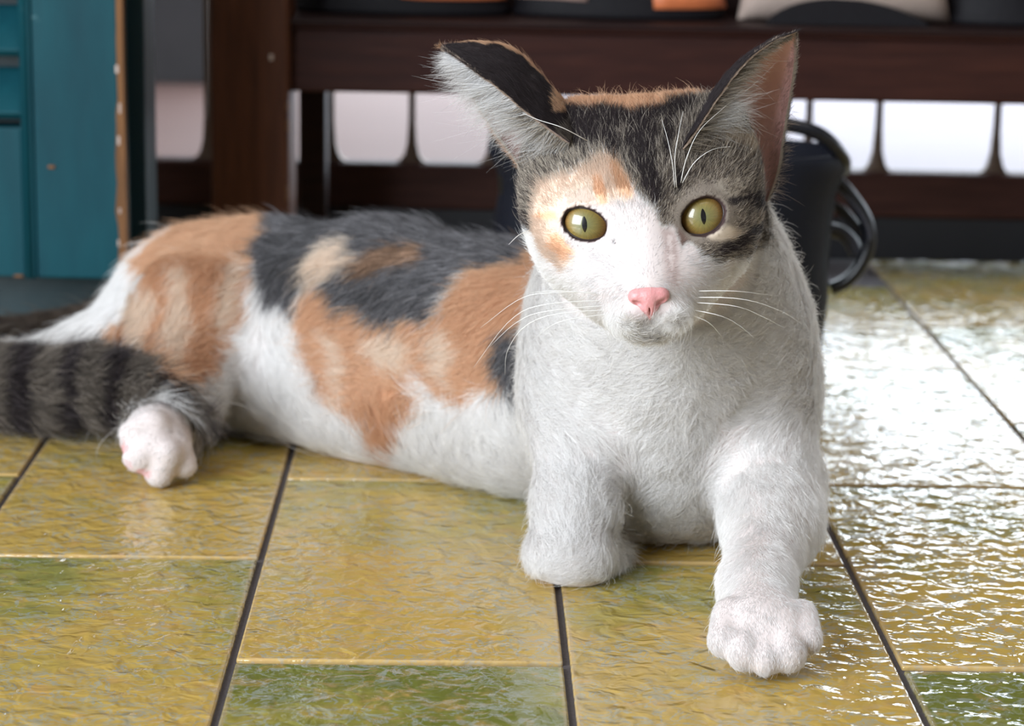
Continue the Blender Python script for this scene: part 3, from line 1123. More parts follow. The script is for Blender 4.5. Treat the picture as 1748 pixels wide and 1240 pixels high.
HEAD_PATCH = [
    # peach round the picture-left eye
    ([(905, 320), (950, 298), (1000, 285), (1040, 270), (1075, 300), (1080, 345), (1030, 352), (985, 350), (960, 372), (962, 405), (985, 440), (965, 462), (925, 430), (905, 400)], PALE_O, 8, 5),
    ([(960, 330), (1010, 312), (1040, 320), (1030, 345), (985, 346), (965, 352)], np.array([.80, .70, .60]), 8, 4),
    ([(918, 360), (948, 362), (952, 376), (920, 374)], ORANGE, 5, 3),
    ([(938, 402), (955, 398), (985, 432), (972, 446), (945, 425)], ORANGE, 6, 4),
    ([(1018, 310), (1030, 312), (1040, 350), (1028, 352), (1018, 335)], ORANGE, 4, 3),
    ([(1042, 280), (1058, 292), (1080, 330), (1070, 345), (1052, 325)], ORANGE * 0.9, 5, 3),
    # tabby crown and left temple
    ([(860, 230), (1000, 170), (1060, 180), (1050, 262), (1010, 284), (955, 298), (925, 318), (912, 345), (905, 392), (885, 390), (868, 300)], TAB, 8, 5),
    ([(990, 160), (1190, 150), (1200, 220), (1175, 320), (1150, 385), (1128, 388), (1112, 352), (1088, 335), (1062, 292), (1042, 272)], TAB * 0.85, 6, 4),
    # right side tabby
    ([(1150, 150), (1290, 150), (1345, 270), (1340, 390), (1315, 405), (1285, 432), (1240, 448), (1200, 440), (1182, 418), (1150, 395), (1140, 360), (1150, 300)], TAB, 7, 5),
    ([(1205, 400), (1245, 385), (1270, 400), (1240, 415), (1215, 412)], np.array([.62, .52, .42]), 7, 4),
    ([(1180, 225), (1250, 230), (1290, 260), (1280, 275), (1230, 255)], CREAM * .8, 7, 5),
    ([(1215, 300), (1270, 300), (1290, 330), (1240, 335)], TABL * .75, 9, 6),
    ([(1275, 375), (1300, 365), (1290, 410), (1270, 420)], PALE_O * .6, 8, 5),
    ([(940, 245), (1000, 235), (1020, 262), (960, 290), (925, 310)], TABL * 0.75, 10, 6),
    ([(895, 300), (925, 295), (915, 330), (900, 380)], TABL * 0.7, 10, 6),
    # darker marks
    ([(990, 185), (1060, 180), (1185, 175), (1190, 200), (1150, 215), (1060, 225), (1000, 222)], BLACK * 2, 7, 6),
    ([(1018, 190), (1052, 190), (1062, 270), (1050, 285), (1030, 255)], BLACK * 1.6, 5, 4),
    ([(1070, 190), (1110, 190), (1125, 300), (1135, 340), (1118, 352), (1098, 320), (1072, 260)], BLACK * 2, 5, 5),
    ([(1128, 180), (1160, 175), (1150, 240), (1140, 290), (1130, 240)], BLACK * 1.8, 5, 4),
    ([(1145, 295), (1160, 300), (1162, 330), (1152, 335)], BLACK, 3, 2),
    ([(1242, 338), (1285, 336), (1308, 352), (1300, 362), (1282, 350), (1244, 350)], BLACK * 1.5, 3, 2),
    ([(1275, 350), (1300, 355), (1304, 368), (1290, 362)], BLACK * 1.5, 4, 2),
    ([(1255, 405), (1290, 385), (1300, 395), (1262, 425), (1235, 438), (1222, 430)], BLACK * 3, 5, 4),
    ([(896, 372), (908, 372), (908, 400), (898, 398)], BLACK * 3, 5, 3),
    ([(925, 200), (950, 180), (1015, 183), (1045, 200), (1040, 240), (1005, 262), (965, 262), (935, 235)], BLACK * 1.9, 14, 8),
    # mouth and philtrum
    ([(1105, 533), (1110, 533), (1110, 544), (1106, 544)], np.array([.55, .40, .38]), 3, 1),
    ([(1072, 542), (1090, 548), (1108, 543), (1128, 547), (1148, 538), (1148, 541), (1128, 551), (1108, 547), (1090, 552), (1072, 545)], np.array([.56, .49, .47]), 4, 1),
    # nose-bridge shading painted into the coat, eye-corner marks, orange crown behind
    ([(1128, 392), (1150, 398), (1158, 440), (1150, 490), (1138, 480), (1136, 430)], np.array([.66, .56, .54]), 14, 3),
    ([(1152, 384), (1166, 396), (1176, 408), (1166, 424), (1157, 410)], np.array([.13, .085, .07]), 8, 2),
    ([(1046, 408), (1050, 408), (1051, 417), (1047, 417)], BLACK * 2, 2, 0.5),
    ([(930, 160), (1000, 150), (1200, 135), (1215, 165), (1190, 178), (1155, 176), (1125, 195), (1085, 203), (1030, 192), (985, 196), (940, 195)], ORANGE, 5, 4),
]
HC = H(0, 6, -30)


def coat(P, strand=False):
    px, py = proj(P)
    N_ = len(P)
    n1 = vnoise(P, 120, 1); n2 = vnoise(P, 120, 2); n3 = vnoise(P, 420, 3); n4 = vnoise(P, 420, 4)
    col = np.tile(WHITE, (N_, 1))
    dh = np.linalg.norm((P - HC) * np.array([1, 1, 1]), axis=1)
    head = np.clip((0.066 - dh) / 0.006, 0, 1)
    head = head * (((P - HC) @ u_h) > -0.040)
    kind = np.zeros(N_)
    behind = P[:, 1] > 0.985
    for poly, c, soft, wob in BODY_PATCH:
        x = px + wob * n1 + wob * .5 * n3; y = py + wob * n2 + wob * .5 * n4
        sd = poly_sd(x, y, poly)
        a = np.clip(0.5 - sd / soft, 0, 1)
        a = np.where(behind, a, 0)
        if strand: a = (a > rng.random(N_)).astype(float)
        col = col * (1 - a[:, None]) + c * a[:, None]
        if c.mean() < .3: kind = np.where(a > .5, 1, kind)
        else: kind = np.where(a > .5, 0, kind)
    for poly, c, soft, wob in HEAD_PATCH:
        x = px + wob * n1 + wob * n3 * .7; y = py + wob * n2 + wob * n4 * .7
        sd = poly_sd(x, y, poly)
        a = np.clip(0.5 - sd / soft, 0, 1) * head
        if strand: a = (a > rng.random(N_)).astype(float)
        col = col * (1 - a[:, None]) + c * a[:, None]
        if c.mean() < .4 and not np.allclose(c, ORANGE): kind = np.where(a > .5, 2, kind)
        elif True: kind = np.where(a > .5, 0, kind)
    # tail rings and far tail
    dt = np.full(N_, 1e9); ti = np.zeros(N_)
    for i in range(40):
        d_ = np.linalg.norm(P - TP[i], axis=1); mk = d_ < dt
        dt = np.where(mk, d_, dt); ti = np.where(mk, i, ti)
    tl = dt < np.interp(ti / 39, np.linspace(0, 1, 40), TR) * 1.15 + .0008
    tl &= (P[:, 1] > .98)
    u = ti / 39
    for i in (0,):
        ring = 0.5 + 0.5 * np.cos((px + 12 * n1 - 30) / 84 * 2 * math.pi + 1.2)
        tc = np.where((ring + .15 * n3 > .60)[:, None], BLACK[None] * 1.6, TAB[None] * 0.72)
        tc = np.where((u < .35)[:, None], BROWN[None] * .6, tc)
        col = np.where(tl[:, None], tc, col)
        kind = np.where(tl, 1, kind)
    # pink pads on the hind toes
    for x0, y0, r0 in ((208, 764, 12), (213, 797, 12), (242, 812, 13)):
        mk = ((px - x0) ** 2 + (py - y0) ** 2 < r0 * r0) & (P[:, 1] > 1.0) & (P[:, 1] < 1.06)
        if not strand:
            col = np.where(mk[:, None], np.array([.66, .38, .38]), col)
    return col, kind, px, py


# ------------------------------------------------------------------ coat geometry
cat = empty('cat', (0.05, 1.0, 0))
tag(cat, 'calico cat lying on the tiles with head up, looking at the viewer', 'cat')
CW = s2w((0.05, 1.0, 0))


def loc(P):
    return np.asarray(P, float) - np.array([0.05, 1.0, 0.0])


SKIN = np.array([.58, .52, .51])
# body mesh: torso, head, legs, paws and ears in one
colv, _, _, _ = coat(V)
wmk = colv.min(1) > .55
colv[wmk] = colv[wmk] * SKIN / .82
parts_V, parts_Q, parts_C = [V], [Q], [colv]
skin_dark = np.array([0.05, 0.03, 0.03])
for ctr, gz, b1, b2, ra_, rb_, s in EYES:
    d_ = V - ctr
    q = np.sqrt(((d_ @ b1) / (ra_ + .0006)) ** 2 + ((d_ @ b2) / (rb_ + .0006)) ** 2)
    mk = (q < 1.0) & (np.linalg.norm(d_, axis=1) < .0150) & ((d_ @ gz) > 0)
    colv[mk] = skin_dark
off = len(V)
EAR_SURF = []
for idx, (surf, nn, us) in enumerate(EARS):
    ev, ef, outer = ear_mesh(surf, nn)
    parts_V.append(ev); parts_Q.append(ef + off); off += len(ev)
    c = np.where(outer[:, None], BLACK * 1.6, PINK * 1.15 if idx else PINK * 0.85)
    parts_C.append(c)
AV = np.vstack(parts_V); AQ = np.vstack(parts_Q); AC = np.vstack(parts_C)
me = bpy.data.meshes.new('body')
me.vertices.add(len(AV)); me.vertices.foreach_set('co', loc(AV).ravel().astype(np.float32))
me.loops.add(len(AQ) * 4); me.loops.foreach_set('vertex_index', AQ.ravel().astype(np.int32))
me.polygons.add(len(AQ)); me.polygons.foreach_set('loop_start', (np.arange(len(AQ)) * 4).astype(np.int32))
me.polygons.foreach_set('use_smooth', np.ones(len(AQ), bool))
me.update(calc_edges=True); me.validate()
at_ = me.color_attributes.new('coat', 'FLOAT_COLOR', 'POINT')
at_.data.foreach_set('color', np.hstack([AC, np.ones((len(AC), 1))]).ravel().astype(np.float32))
tm = NT('coat_skin')
an = tm.n.new('ShaderNodeAttribute'); an.attribute_name = 'coat'
tm.set(Base_Color=an.outputs['Color'], Roughness=0.75, Specular_IOR_Level=0.15)
me.materials.append(tm.m)
body = bpy.data.objects.new('body', me); COL.objects.link(body); body.parent = cat

# ------------------------------------------------------------------ fur
def sample(V, Q, NV, dens):
    """points on quads, dens(centre, normal) per m2"""
    a, b, c, d = (V[Q[:, i]] for i in range(4))
    ar = 0.5 * np.linalg.norm(np.cross(c - a, d - b), axis=1)
    ctr = (a + b + c + d) / 4; n = unit(np.cross(c - a, d - b))
    lam = ar * dens(ctr, n)
    cnt = rng.poisson(lam)
    idx = np.repeat(np.arange(len(Q)), cnt)
    u, v = rng.random(len(idx)), rng.random(len(idx))
    q = Q[idx]
    w4 = np.stack([(1 - u) * (1 - v), u * (1 - v), u * v, (1 - u) * v], 1)
    p = sum(V[q[:, i]] * w4[:, i:i + 1] for i in range(4))
    nn = unit(sum(NV[q[:, i]] * w4[:, i:i + 1] for i in range(4)))
    return p, nn


CAMP = np.array([0, 0, CH])


def dens(c, n):
    v = unit(CAMP - c)
    f = (n * v).sum(1)
    dh = np.linalg.norm(c - HC, axis=1)
    d = np.where(dh < .06, 15e6, np.where(c[:, 1] < .84, 13e6, np.where(c[:, 1] < 1.0, 8.5e6, 5.0e6)))
    d = d * np.clip(0.28 + (f + 0.45) * 1.6, 0.28, 1.0)
    d = d * (c[:, 2] > 0.0012)
    return d * FUR


# flow anchors: px, py, D, direction (right, up, away), length mm, sigma mm
ANCH = [
    (1140, 480, .90, (0.0, -1, -.1), 10, 40), (960, 500, .92, (-.15, -1, .1), 10, 40), (1330, 520, .92, (.15, -1, .1), 10, 40),
    (1140, 640, .92, (0, -1, -.1), 12, 40), (1010, 620, .92, (-.1, -1, 0), 10, 40), (1290, 640, .92, (.1, -1, 0), 9, 40),
    (1140, 780, .93, (0, -1, 0), 13, 30), (1150, 870, .95, (-.1, -1, 0), 12, 30),
    (975, 780, .92, (0, -1, -.15), 8, 25), (975, 900, .90, (0, -1, -.2), 8, 20), (970, 960, .89, (-.8, -.5, 0), 7, 16), (1030, 950, .90, (.5, -.8, 0), 7, 14),
    (1320, 800, .92, (.05, -1, -.4), 7, 25), (1320, 900, .90, (.1, -.5, -.8), 6.0, 22), (1390, 900, .91, (.5, -.4, -.7), 6, 15), (1290, 1000, .85, (0, -.4, -.9), 4.5, 20), (1303, 1100, .79, (0, -.5, -.8), 2.7, 22),
    (850, 450, 1.07, (-.9, -.1, .3), 11, 35), (700, 400, 1.13, (-1, 0, .2), 11, 35), (550, 390, 1.15, (-1, 0, .2), 11, 35), (400, 410, 1.17, (-1, -.1, .1), 10, 35),
    (840, 600, 1.04, (-.8, -.6, .1), 12, 35), (650, 600, 1.08, (-.8, -.6, .1), 13, 35), (500, 560, 1.11, (-.6, -.8, 0), 13, 30),
    (850, 780, 1.01, (-.6, -.8, 0), 14, 30), (700, 780, 1.05, (-.55, -.8, 0), 15, 30), (500, 740, 1.09, (-.6, -.7, 0), 17, 30), (400, 700, 1.10, (-.5, -.8, 0), 16, 25),
    (330, 520, 1.10, (-.25, -1, 0), 10, 25), (250, 500, 1.12, (-.5, -.9, 0), 9, 25), (330, 620, 1.08, (-.3, -1, 0), 9, 22), (100, 590, 1.17, (-.9, -.4, 0), 9, 30),
    (285, 700, 1.06, (-.2, -1, -.1), 5, 12), (262, 760, 1.02, (-.6, -.6, -.3), 2.4, 18),
]
AP = np.array([SP(a[0], a[1], a[2]) for a in ANCH]); AD = unit(np.array([a[3] for a in ANCH])); ALn = np.array([a[4] for a in ANCH]) / 1000; AS = np.array([a[5] for a in ANCH]) / 1000


def flow(P):
    N_ = len(P)
    d = np.zeros((N_, 3)); L = np.zeros(N_); W_ = np.zeros(N_) + 1e-9
    for i in range(len(ANCH)):
        r2_ = ((P - AP[i]) ** 2).sum(1) / (AS[i] * .6) ** 2
        w_ = np.exp(-np.minimum(r2_, 60)) + 1e-6 / (1 + r2_)
        d += w_[:, None] * AD[i]; L += w_ * ALn[i]; W_ += w_
    return unit(d), L / W_


def build_strands(P, Nn, T, L, lift, rad, cols, curl=0.5, npt=4, noise=0.35, clump=0.35, cscale=260, wob=0.0):
    """P roots, T tangents, L lengths, lift = sine of the angle off the skin"""
    N_ = len(P)
    T = T - (T * Nn).sum(1, keepdims=True) * Nn; T = unit(T)
    B = np.cross(Nn, T)
    c1 = vnoise(P, cscale, 21); c2 = vnoise(P, cscale * .45, 22); c3 = vnoise(P, cscale, 23)
    side = clump * (c1 * .6 + c2 * .6) + noise * rng.normal(0, .5, N_)
    T = unit(T + side[:, None] * B)
    lf = np.clip(lift * (1 + .5 * c3 + .35 * rng.normal(0, 1, N_)), .02, 1.2)
    L = L * rng.uniform(.6, 1.15, N_)
    stray = rng.random(N_) < .02
    L = np.where(stray, L * 1.45, L); lf = np.where(stray, lf * 1.5, lf)
    out = np.zeros((N_, npt, 3))
    sideb = rng.normal(0, .16, N_) + wob * c2
    for k in range(npt):
        s = k / (npt - 1)
        q = P - Nn * .0004 + (L * s)[:, None] * T + (L * (lf * (s - curl * s * s)))[:, None] * Nn + (L * s * s * sideb)[:, None] * B
        out[:, k] = q
    out[:, :, 2] = np.maximum(out[:, :, 2], .0005 + .0006 * rng.random((N_, 1)))
    radii = rad[:, None] * np.array([1.0, .95, .7, .15] if npt == 4 else np.linspace(1, .15, npt))[None]
    return out, radii, cols


def strand_tint(cols, kind, n_):
    """individual hairs vary; tabby ones are banded black, grey and cream"""
    c = cols * rng.uniform(.84, 1.06, (n_, 1))
    r = rng.random(n_)
    t2 = kind == 2
    lum = cols.mean(1)
    light = t2 & (r < np.clip(lum * 1.9, 0.05, .45)); dark = t2 & (r > .60)
    c[light] = (TABL * 1.3)[None] * rng.uniform(.7, 1.25, (light.sum(), 1))
    c[dark] = BLACK * 2.2
    t1 = kind == 1
    light = t1 & (r < .22); dark = t1 & (r > .72)
    c[light] = (cols[light] * 2.1 + .03); c[dark] = cols[dark] * .45
    return np.clip(c, 0, .96)


STR = []
P, Nn = sample(V, Q, NV, dens)
# keep clear of the eyes and nose
keep = np.ones(len(P), bool)
T, L = flow(P)
hd = np.clip((0.064 - np.linalg.norm(P - HC, axis=1)) / 0.010, 0, 1) * np.clip((((P - HC) @ u_h) + .052) / .014, 0, 1)
rel = (P - HO) * 1000
hR, hU, hF = rel @ r_h, rel @ u_h, rel @ fwd_h
src = H(0, -22, 22)
TH = unit(P - src - .000 * fwd_h)
TH = unit(TH + (0.35 * np.clip(hU / 30, -1, 1))[:, None] * u_h - (.25 * (hU < -25))[:, None] * u_h)
LH = np.interp(np.hypot(hR, hU + 12), [0, 10, 20, 30, 45, 60], [1.7, 2.2, 3.6, 5.2, 7.0, 8.0]) / 1000
eyedist = np.full(len(P), 9.0)
for ctr, gz, b1, b2, ra_, rb_, s in EYES:
    d_ = P - ctr
    x_, y_ = d_ @ b1, d_ @ b2
    q = np.sqrt((x_ / ra_) ** 2 + (y_ / rb_) ** 2)
    near = np.linalg.norm(d_, axis=1) < .022
    e_ = (q - 1) * np.minimum(ra_, rb_) * 1000
    keep &= ~(near & (e_ < 0.50))
    away = unit(x_[:, None] * b1 + y_[:, None] * b2)
    wt = np.where(near, np.clip(1 - (e_ - .5) / 3.0, 0, 1), 0)[:, None]
    TH = unit(TH * (1 - wt) + away * wt * 1.2)
    # shorter hairs beside the lids, and where hairs would run over the eye
    LH = np.where(near, np.minimum(LH, (0.9 + np.clip(e_, 0, 9) * .42) / 1000), LH)
nz = np.hypot(hR, (hU + 28.5) * 1.25)
keep &= ~((nz < 7.2) & (hF > 8))
T = unit(T * (1 - hd)[:, None] + TH * hd[:, None]); L = L * (1 - hd) + LH * hd
# tail: along the tail towards its tip
dt = np.full(len(P), 1e9); ti = np.zeros(len(P), int)
for i in range(40):
    d_ = np.linalg.norm(P - TP[i], axis=1); mk = d_ < dt
    dt = np.where(mk, d_, dt); ti = np.where(mk, i, ti)
tl = (dt < TR[ti] * 1.3 + .001) & (P[:, 1] > .98)
TT = np.gradient(TP, axis=0)
T = np.where(tl[:, None], unit(TT[ti]), T); L = np.where(tl, np.where(ti < 12, .010, .017), L)
lift = np.where(tl, .75, np.where(hd > .3, .30, .34))
lift = np.where(P[:, 1] > 1.0, np.where(tl, lift, .42), lift)
cols, kind, px, py = coat(P, True)
paw = (P[:, 1] < .835) | ((P[:, 1] > 1.0) & (P[:, 1] < 1.055) & (px < 345))
padk = np.zeros(len(P), bool)
for x0, y0, r0 in ((207, 764, 9), (213, 797, 9), (242, 812, 10)):
    padk |= ((px - x0) ** 2 + (py - y0) ** 2 < r0 * r0) & (P[:, 1] > 1.0) & (P[:, 1] < 1.06)
keep &= ~padk
lift = np.where(paw, .30, lift)
shortc = np.clip((.0052 - L) / .0035, 0, 1)[:, None] * (cols.min(1) > .6)[:, None]
pawc = ((P[:, 1] < .86) & (P[:, 2] < .05)) | ((P[:, 1] > 1.0) & (px < 345))
shortc = shortc * np.where(pawc, .55, 1)[:, None]
cols = cols * (1 - shortc * np.array([.24, .255, .24]))
cols = strand_tint(cols, kind, len(P))
# short white fur above is darkened in place of its missing self-shadowing, faintly pink
rad = np.where(hd > .3, .000042, np.where(P[:, 1] < 1.0, .000055, .000080)) * rng.uniform(.8, 1.2, len(P))
k_ = keep
o_, r_, c_ = build_strands(P[k_], Nn[k_], T[k_], L[k_], lift[k_], rad[k_], cols[k_], cscale=230)
STR.append((o_, r_, c_))
print('strands', k_.sum())

# ear fur
for ei, (surf, nn, us) in enumerate(EARS):
    n, mc, _ = surf.shape
    ii, jj = np.meshgrid(np.arange(n - 1), np.arange(mc - 1), indexing='ij')
    aq = (ii * mc + jj).ravel()
    qq = np.stack([aq, aq + 1, aq + mc + 1, aq + mc], 1)
    fv = surf.reshape(-1, 3); fn = nn.reshape(-1, 3)
    UV = np.stack(np.meshgrid(np.linspace(0, 1, n), us, indexing='ij'), -1).reshape(-1, 2)
    axis = unit((surf[-1].mean(0) - surf[0].mean(0)))
    # outer (back of ear) coat
    V3 = np.hstack([fv, UV])
    def samp(density):
        a, b, c, d = (fv[qq[:, i]] for i in range(4))
        ar = .5 * np.linalg.norm(np.cross(c - a, d - b), axis=1)
        idx = np.repeat(np.arange(len(qq)), rng.poisson(ar * density))
        u, v = rng.random(len(idx)), rng.random(len(idx))
        w4 = np.stack([(1 - u) * (1 - v), u * (1 - v), u * v, (1 - u) * v], 1)
        q = qq[idx]
        p = sum(fv[q[:, i]] * w4[:, i:i + 1] for i in range(4)); nrm = unit(sum(fn[q[:, i]] * w4[:, i:i + 1] for i in range(4)))
        uv = sum(UV[q[:, i]] * w4[:, i:i + 1] for i in range(4))
        return p, nrm, uv
    p, nrm, uv = samp(14e6 * FUR)
    t_ = np.tile(axis, (len(p), 1)); l_ = np.full(len(p), .0040)
    c = np.tile(BLACK * 1.5, (len(p), 1)) * rng.uniform(.6, 1.7, (len(p), 1))
    ppx, ppy = proj(p)
    if ei == 0:
        # orange along the top edge and at the root
        top_ = (uv[:, 1] > .30 + .1 * vnoise(p, 200, 7)) | (ppx + 10 * vnoise(p, 200, 8) > 950) & (ppy < 200)
        c[top_] = ORANGE * .85
        bl = (uv[:, 0] < .10 + .05 * vnoise(p, 260, 9)) & (ppy > 205) & (rng.random(len(p)) < .6)
        c[bl] = TAB * .8
    else:
        pass
    o_, r_, c_ = build_strands(p + nrm * .0008, nrm, t_, l_, np.full(len(p), .22), np.full(len(p), .000042), c, noise=.3)
    STR.append((o_, r_, c_))
    # rim fringe, fine and pale
    for side_, A_ in ((0, surf[:, 0]), (1, surf[:, -1])):
        m_ = int(2600 * FUR)
        tt = rng.random(m_) ** .9 * (n - 1.001); i0 = tt.astype(int); f = (tt - i0)[:, None]
        p = A_[i0] * (1 - f) + A_[i0 + 1] * f
        outd = unit((surf[:, 0] - surf[:, -1]) + 1e-6)[i0] * (1 if side_ == 0 else -1)
        nr = unit(outd)
        c = np.tile(PALE_O * .8 if side_ == 0 else TABL, (m_, 1)) * rng.uniform(.7, 1.2, (m_, 1))
        o_, r_, c_ = build_strands(p, nr, np.tile(axis, (m_, 1)), np.full(m_, .0020), np.full(m_, .3), np.full(m_, .00004), c)
        STR.append((o_, r_, c_))
    # short down inside the ear
    p, nrm, uv = samp(4.5e6 * FUR)
    acr = unit(surf[:, -1] - surf[:, 0] + 1e-9)
    vi = np.clip((uv[:, 0] * (n - 1)).astype(int), 0, n - 2)
    c = np.tile(np.array([.55, .38, .34]), (len(p), 1)) * rng.uniform(.8, 1.2, (len(p), 1))
    o_, r_, c_ = build_strands(p - nrm * .0005, -nrm, unit(np.tile(axis, (len(p), 1)) * .7 + acr[vi] * .6), np.full(len(p), .0025), np.full(len(p), .2), np.full(len(p), .00003), c)
    STR.append((o_, r_, c_))
    # tufts springing from the front rim, lying across the opening
    opn = -unit(bowL if ei == 0 else bowR)
    def across(nst, u0, u1, v0, v1, lf0, lf1, colf, liftv, rad_, ax_, clump=.5, face=opn):
        vv = rng.uniform(v0, v1, nst); uu = rng.uniform(u0, u1, nst)
        ti_ = vv * (n - 1.001); i0 = ti_.astype(int); f = (ti_ - i0)[:, None]
        tj = uu * (mc - 1.001); j0 = tj.astype(int); g_ = (tj - j0)[:, None]
        p = (surf[i0, j0] * (1 - f) + surf[i0 + 1, j0] * f) * (1 - g_) + (surf[i0, j0 + 1] * (1 - f) + surf[i0 + 1, j0 + 1] * f) * g_
        w_ = np.linalg.norm(surf[:, -1] - surf[:, 0], axis=1)[i0]
        t_ = unit(acr[i0] + axis[None] * ax_)
        l_ = w_ * rng.uniform(lf0, lf1, nst) + .0012
        cl = colf(nst, p)
        o_, r_, c_ = build_strands(p + face * .0006, np.tile(face, (nst, 1)), t_, l_, np.full(nst, liftv), np.full(nst, rad_), cl, noise=.35, clump=clump, cscale=260)
        STR.append((o_, r_, c_))
    def wht(m_, p):
        return np.array([.72, .71, .71])[None] * rng.uniform(.72, 1.15, (m_, 1))
    def tabc(m_, p):
        c = np.where((rng.random(m_) < .55)[:, None], TABL * 1.0, TAB * .55); return c * rng.uniform(.7, 1.2, (m_, 1))
    if ei == 0:
        across(int(5200 * FUR), 0.0, .10, .0, .95, .30, .78, wht, .15, .000045, .15, .6)
        across(int(3000 * FUR), .45, .95, .0, .93, .12, .32, wht, .35, .000045, -.1, .6)
        across(int(2600 * FUR), 0.0, .06, .0, .45, .1, .35, tabc, .2, .000042, .3)
    else:
        across(int(1500 * FUR), 0.02, .12, .03, .80, .14, .34, wht, .10, .000042, .35, .7)
        across(int(900 * FUR), 0.02, .12, .12, .40, .24, .46, wht, .10, .000045, .25, .8)
        across(int(4200 * FUR), 0.0, .08, .0, .97, .04, .20, tabc, .12, .000042, .45)
        across(int(1500 * FUR), .80, .98, .0, .5, .05, .2, lambda m_, p: PALE_O[None] * rng.uniform(.4, .8, (m_, 1)), .2, .00004, .8)

pos = np.concatenate([s[0].reshape(-1, 3) for s in STR]); rads = np.concatenate([s[1].ravel() for s in STR]); cc = np.concatenate([s[2] for s in STR])
NS = len(cc)
hc = bpy.data.hair_curves.new('fur')
hc.add_curves([4] * NS)
hc.position_data.foreach_set('vector', loc(pos).ravel().astype(np.float32))
ra = hc.attributes.get('radius') or hc.attributes.new('radius', 'FLOAT', 'POINT')
ra.data.foreach_set('value', rads.astype(np.float32))
ca = hc.attributes.new('hair_col', 'FLOAT_COLOR', 'CURVE')
ca.data.foreach_set('color', np.hstack([cc, np.ones((NS, 1))]).ravel().astype(np.float32))
fm = NT('fur_hair')
an = fm.n.new('ShaderNodeAttribute'); an.attribute_name = 'hair_col'
fm.set(Base_Color=an.outputs['Color'], Roughness=0.55, Specular_IOR_Level=0.25)
tr = fm.n.new('ShaderNodeBsdfTranslucent'); fm.link(an.outputs['Color'], tr.inputs[0])
mx = fm.n.new('ShaderNodeMixShader'); mx.inputs[0].default_value = 0.35
fm.link(fm.b.outputs[0], mx.inputs[1]); fm.link(tr.outputs[0], mx.inputs[2])
fm.link(mx.outputs[0], fm.n['Material Output'].inputs[0])
hc.materials.append(fm.m)
fur = bpy.data.objects.new('fur', hc); COL.objects.link(fur); fur.parent = cat
tag(fur, kind='stuff')
print('total strands', NS)

# ------------------------------------------------------------------ eyes
def eye_mat():
    t = NT('iris')
    co = t.coords('Object')
    s = t.n.new('ShaderNodeSeparateXYZ'); t.link(co, s.inputs[0])
    x, y = s.outputs[0], s.outputs[1]
    r = t.math('SQRT', t.math('ADD', t.math('MULTIPLY', x, x), t.math('MULTIPLY', y, y)))
    r = t.math('MULTIPLY', r, 1000.0 / 11.0)
    ang = t.math('ARCTAN2', y, x)
    cmb = t.n.new('ShaderNodeCombineXYZ')
    t.link(t.math('MULTIPLY', t.math('SINE', ang), 5.0), cmb.inputs[0]); t.link(t.math('MULTIPLY', t.math('COSINE', ang), 5.0), cmb.inputs[1])
    t.link(t.math('MULTIPLY', r, 1.4), cmb.inputs[2])
    fib = t.noise(cmb.outputs[0], 3.0, 5, .65)
    rr = t.math('ADD', r, t.math('MULTIPLY', t.math('SUBTRACT', fib, .5), .16))
    c = t.ramp(rr, [(0.10, (0.19, 0.195, 0.085)), (0.36, (0.25, 0.205, 0.065)), (0.54, (0.31, 0.20, 0.05)), (0.68, (0.38, 0.185, 0.055)), (0.77, (0.04, 0.02, 0.012))])
    c = t.mix(t.ramp(fib, [(0.35, 0.45), (0.65, 0.0)]), c, (0.10, 0.09, 0.03))
    t.set(Base_Color=c, Roughness=0.35, Coat_Weight=1.0, Coat_Roughness=0.03, Coat_IOR=1.45)
    return t.m


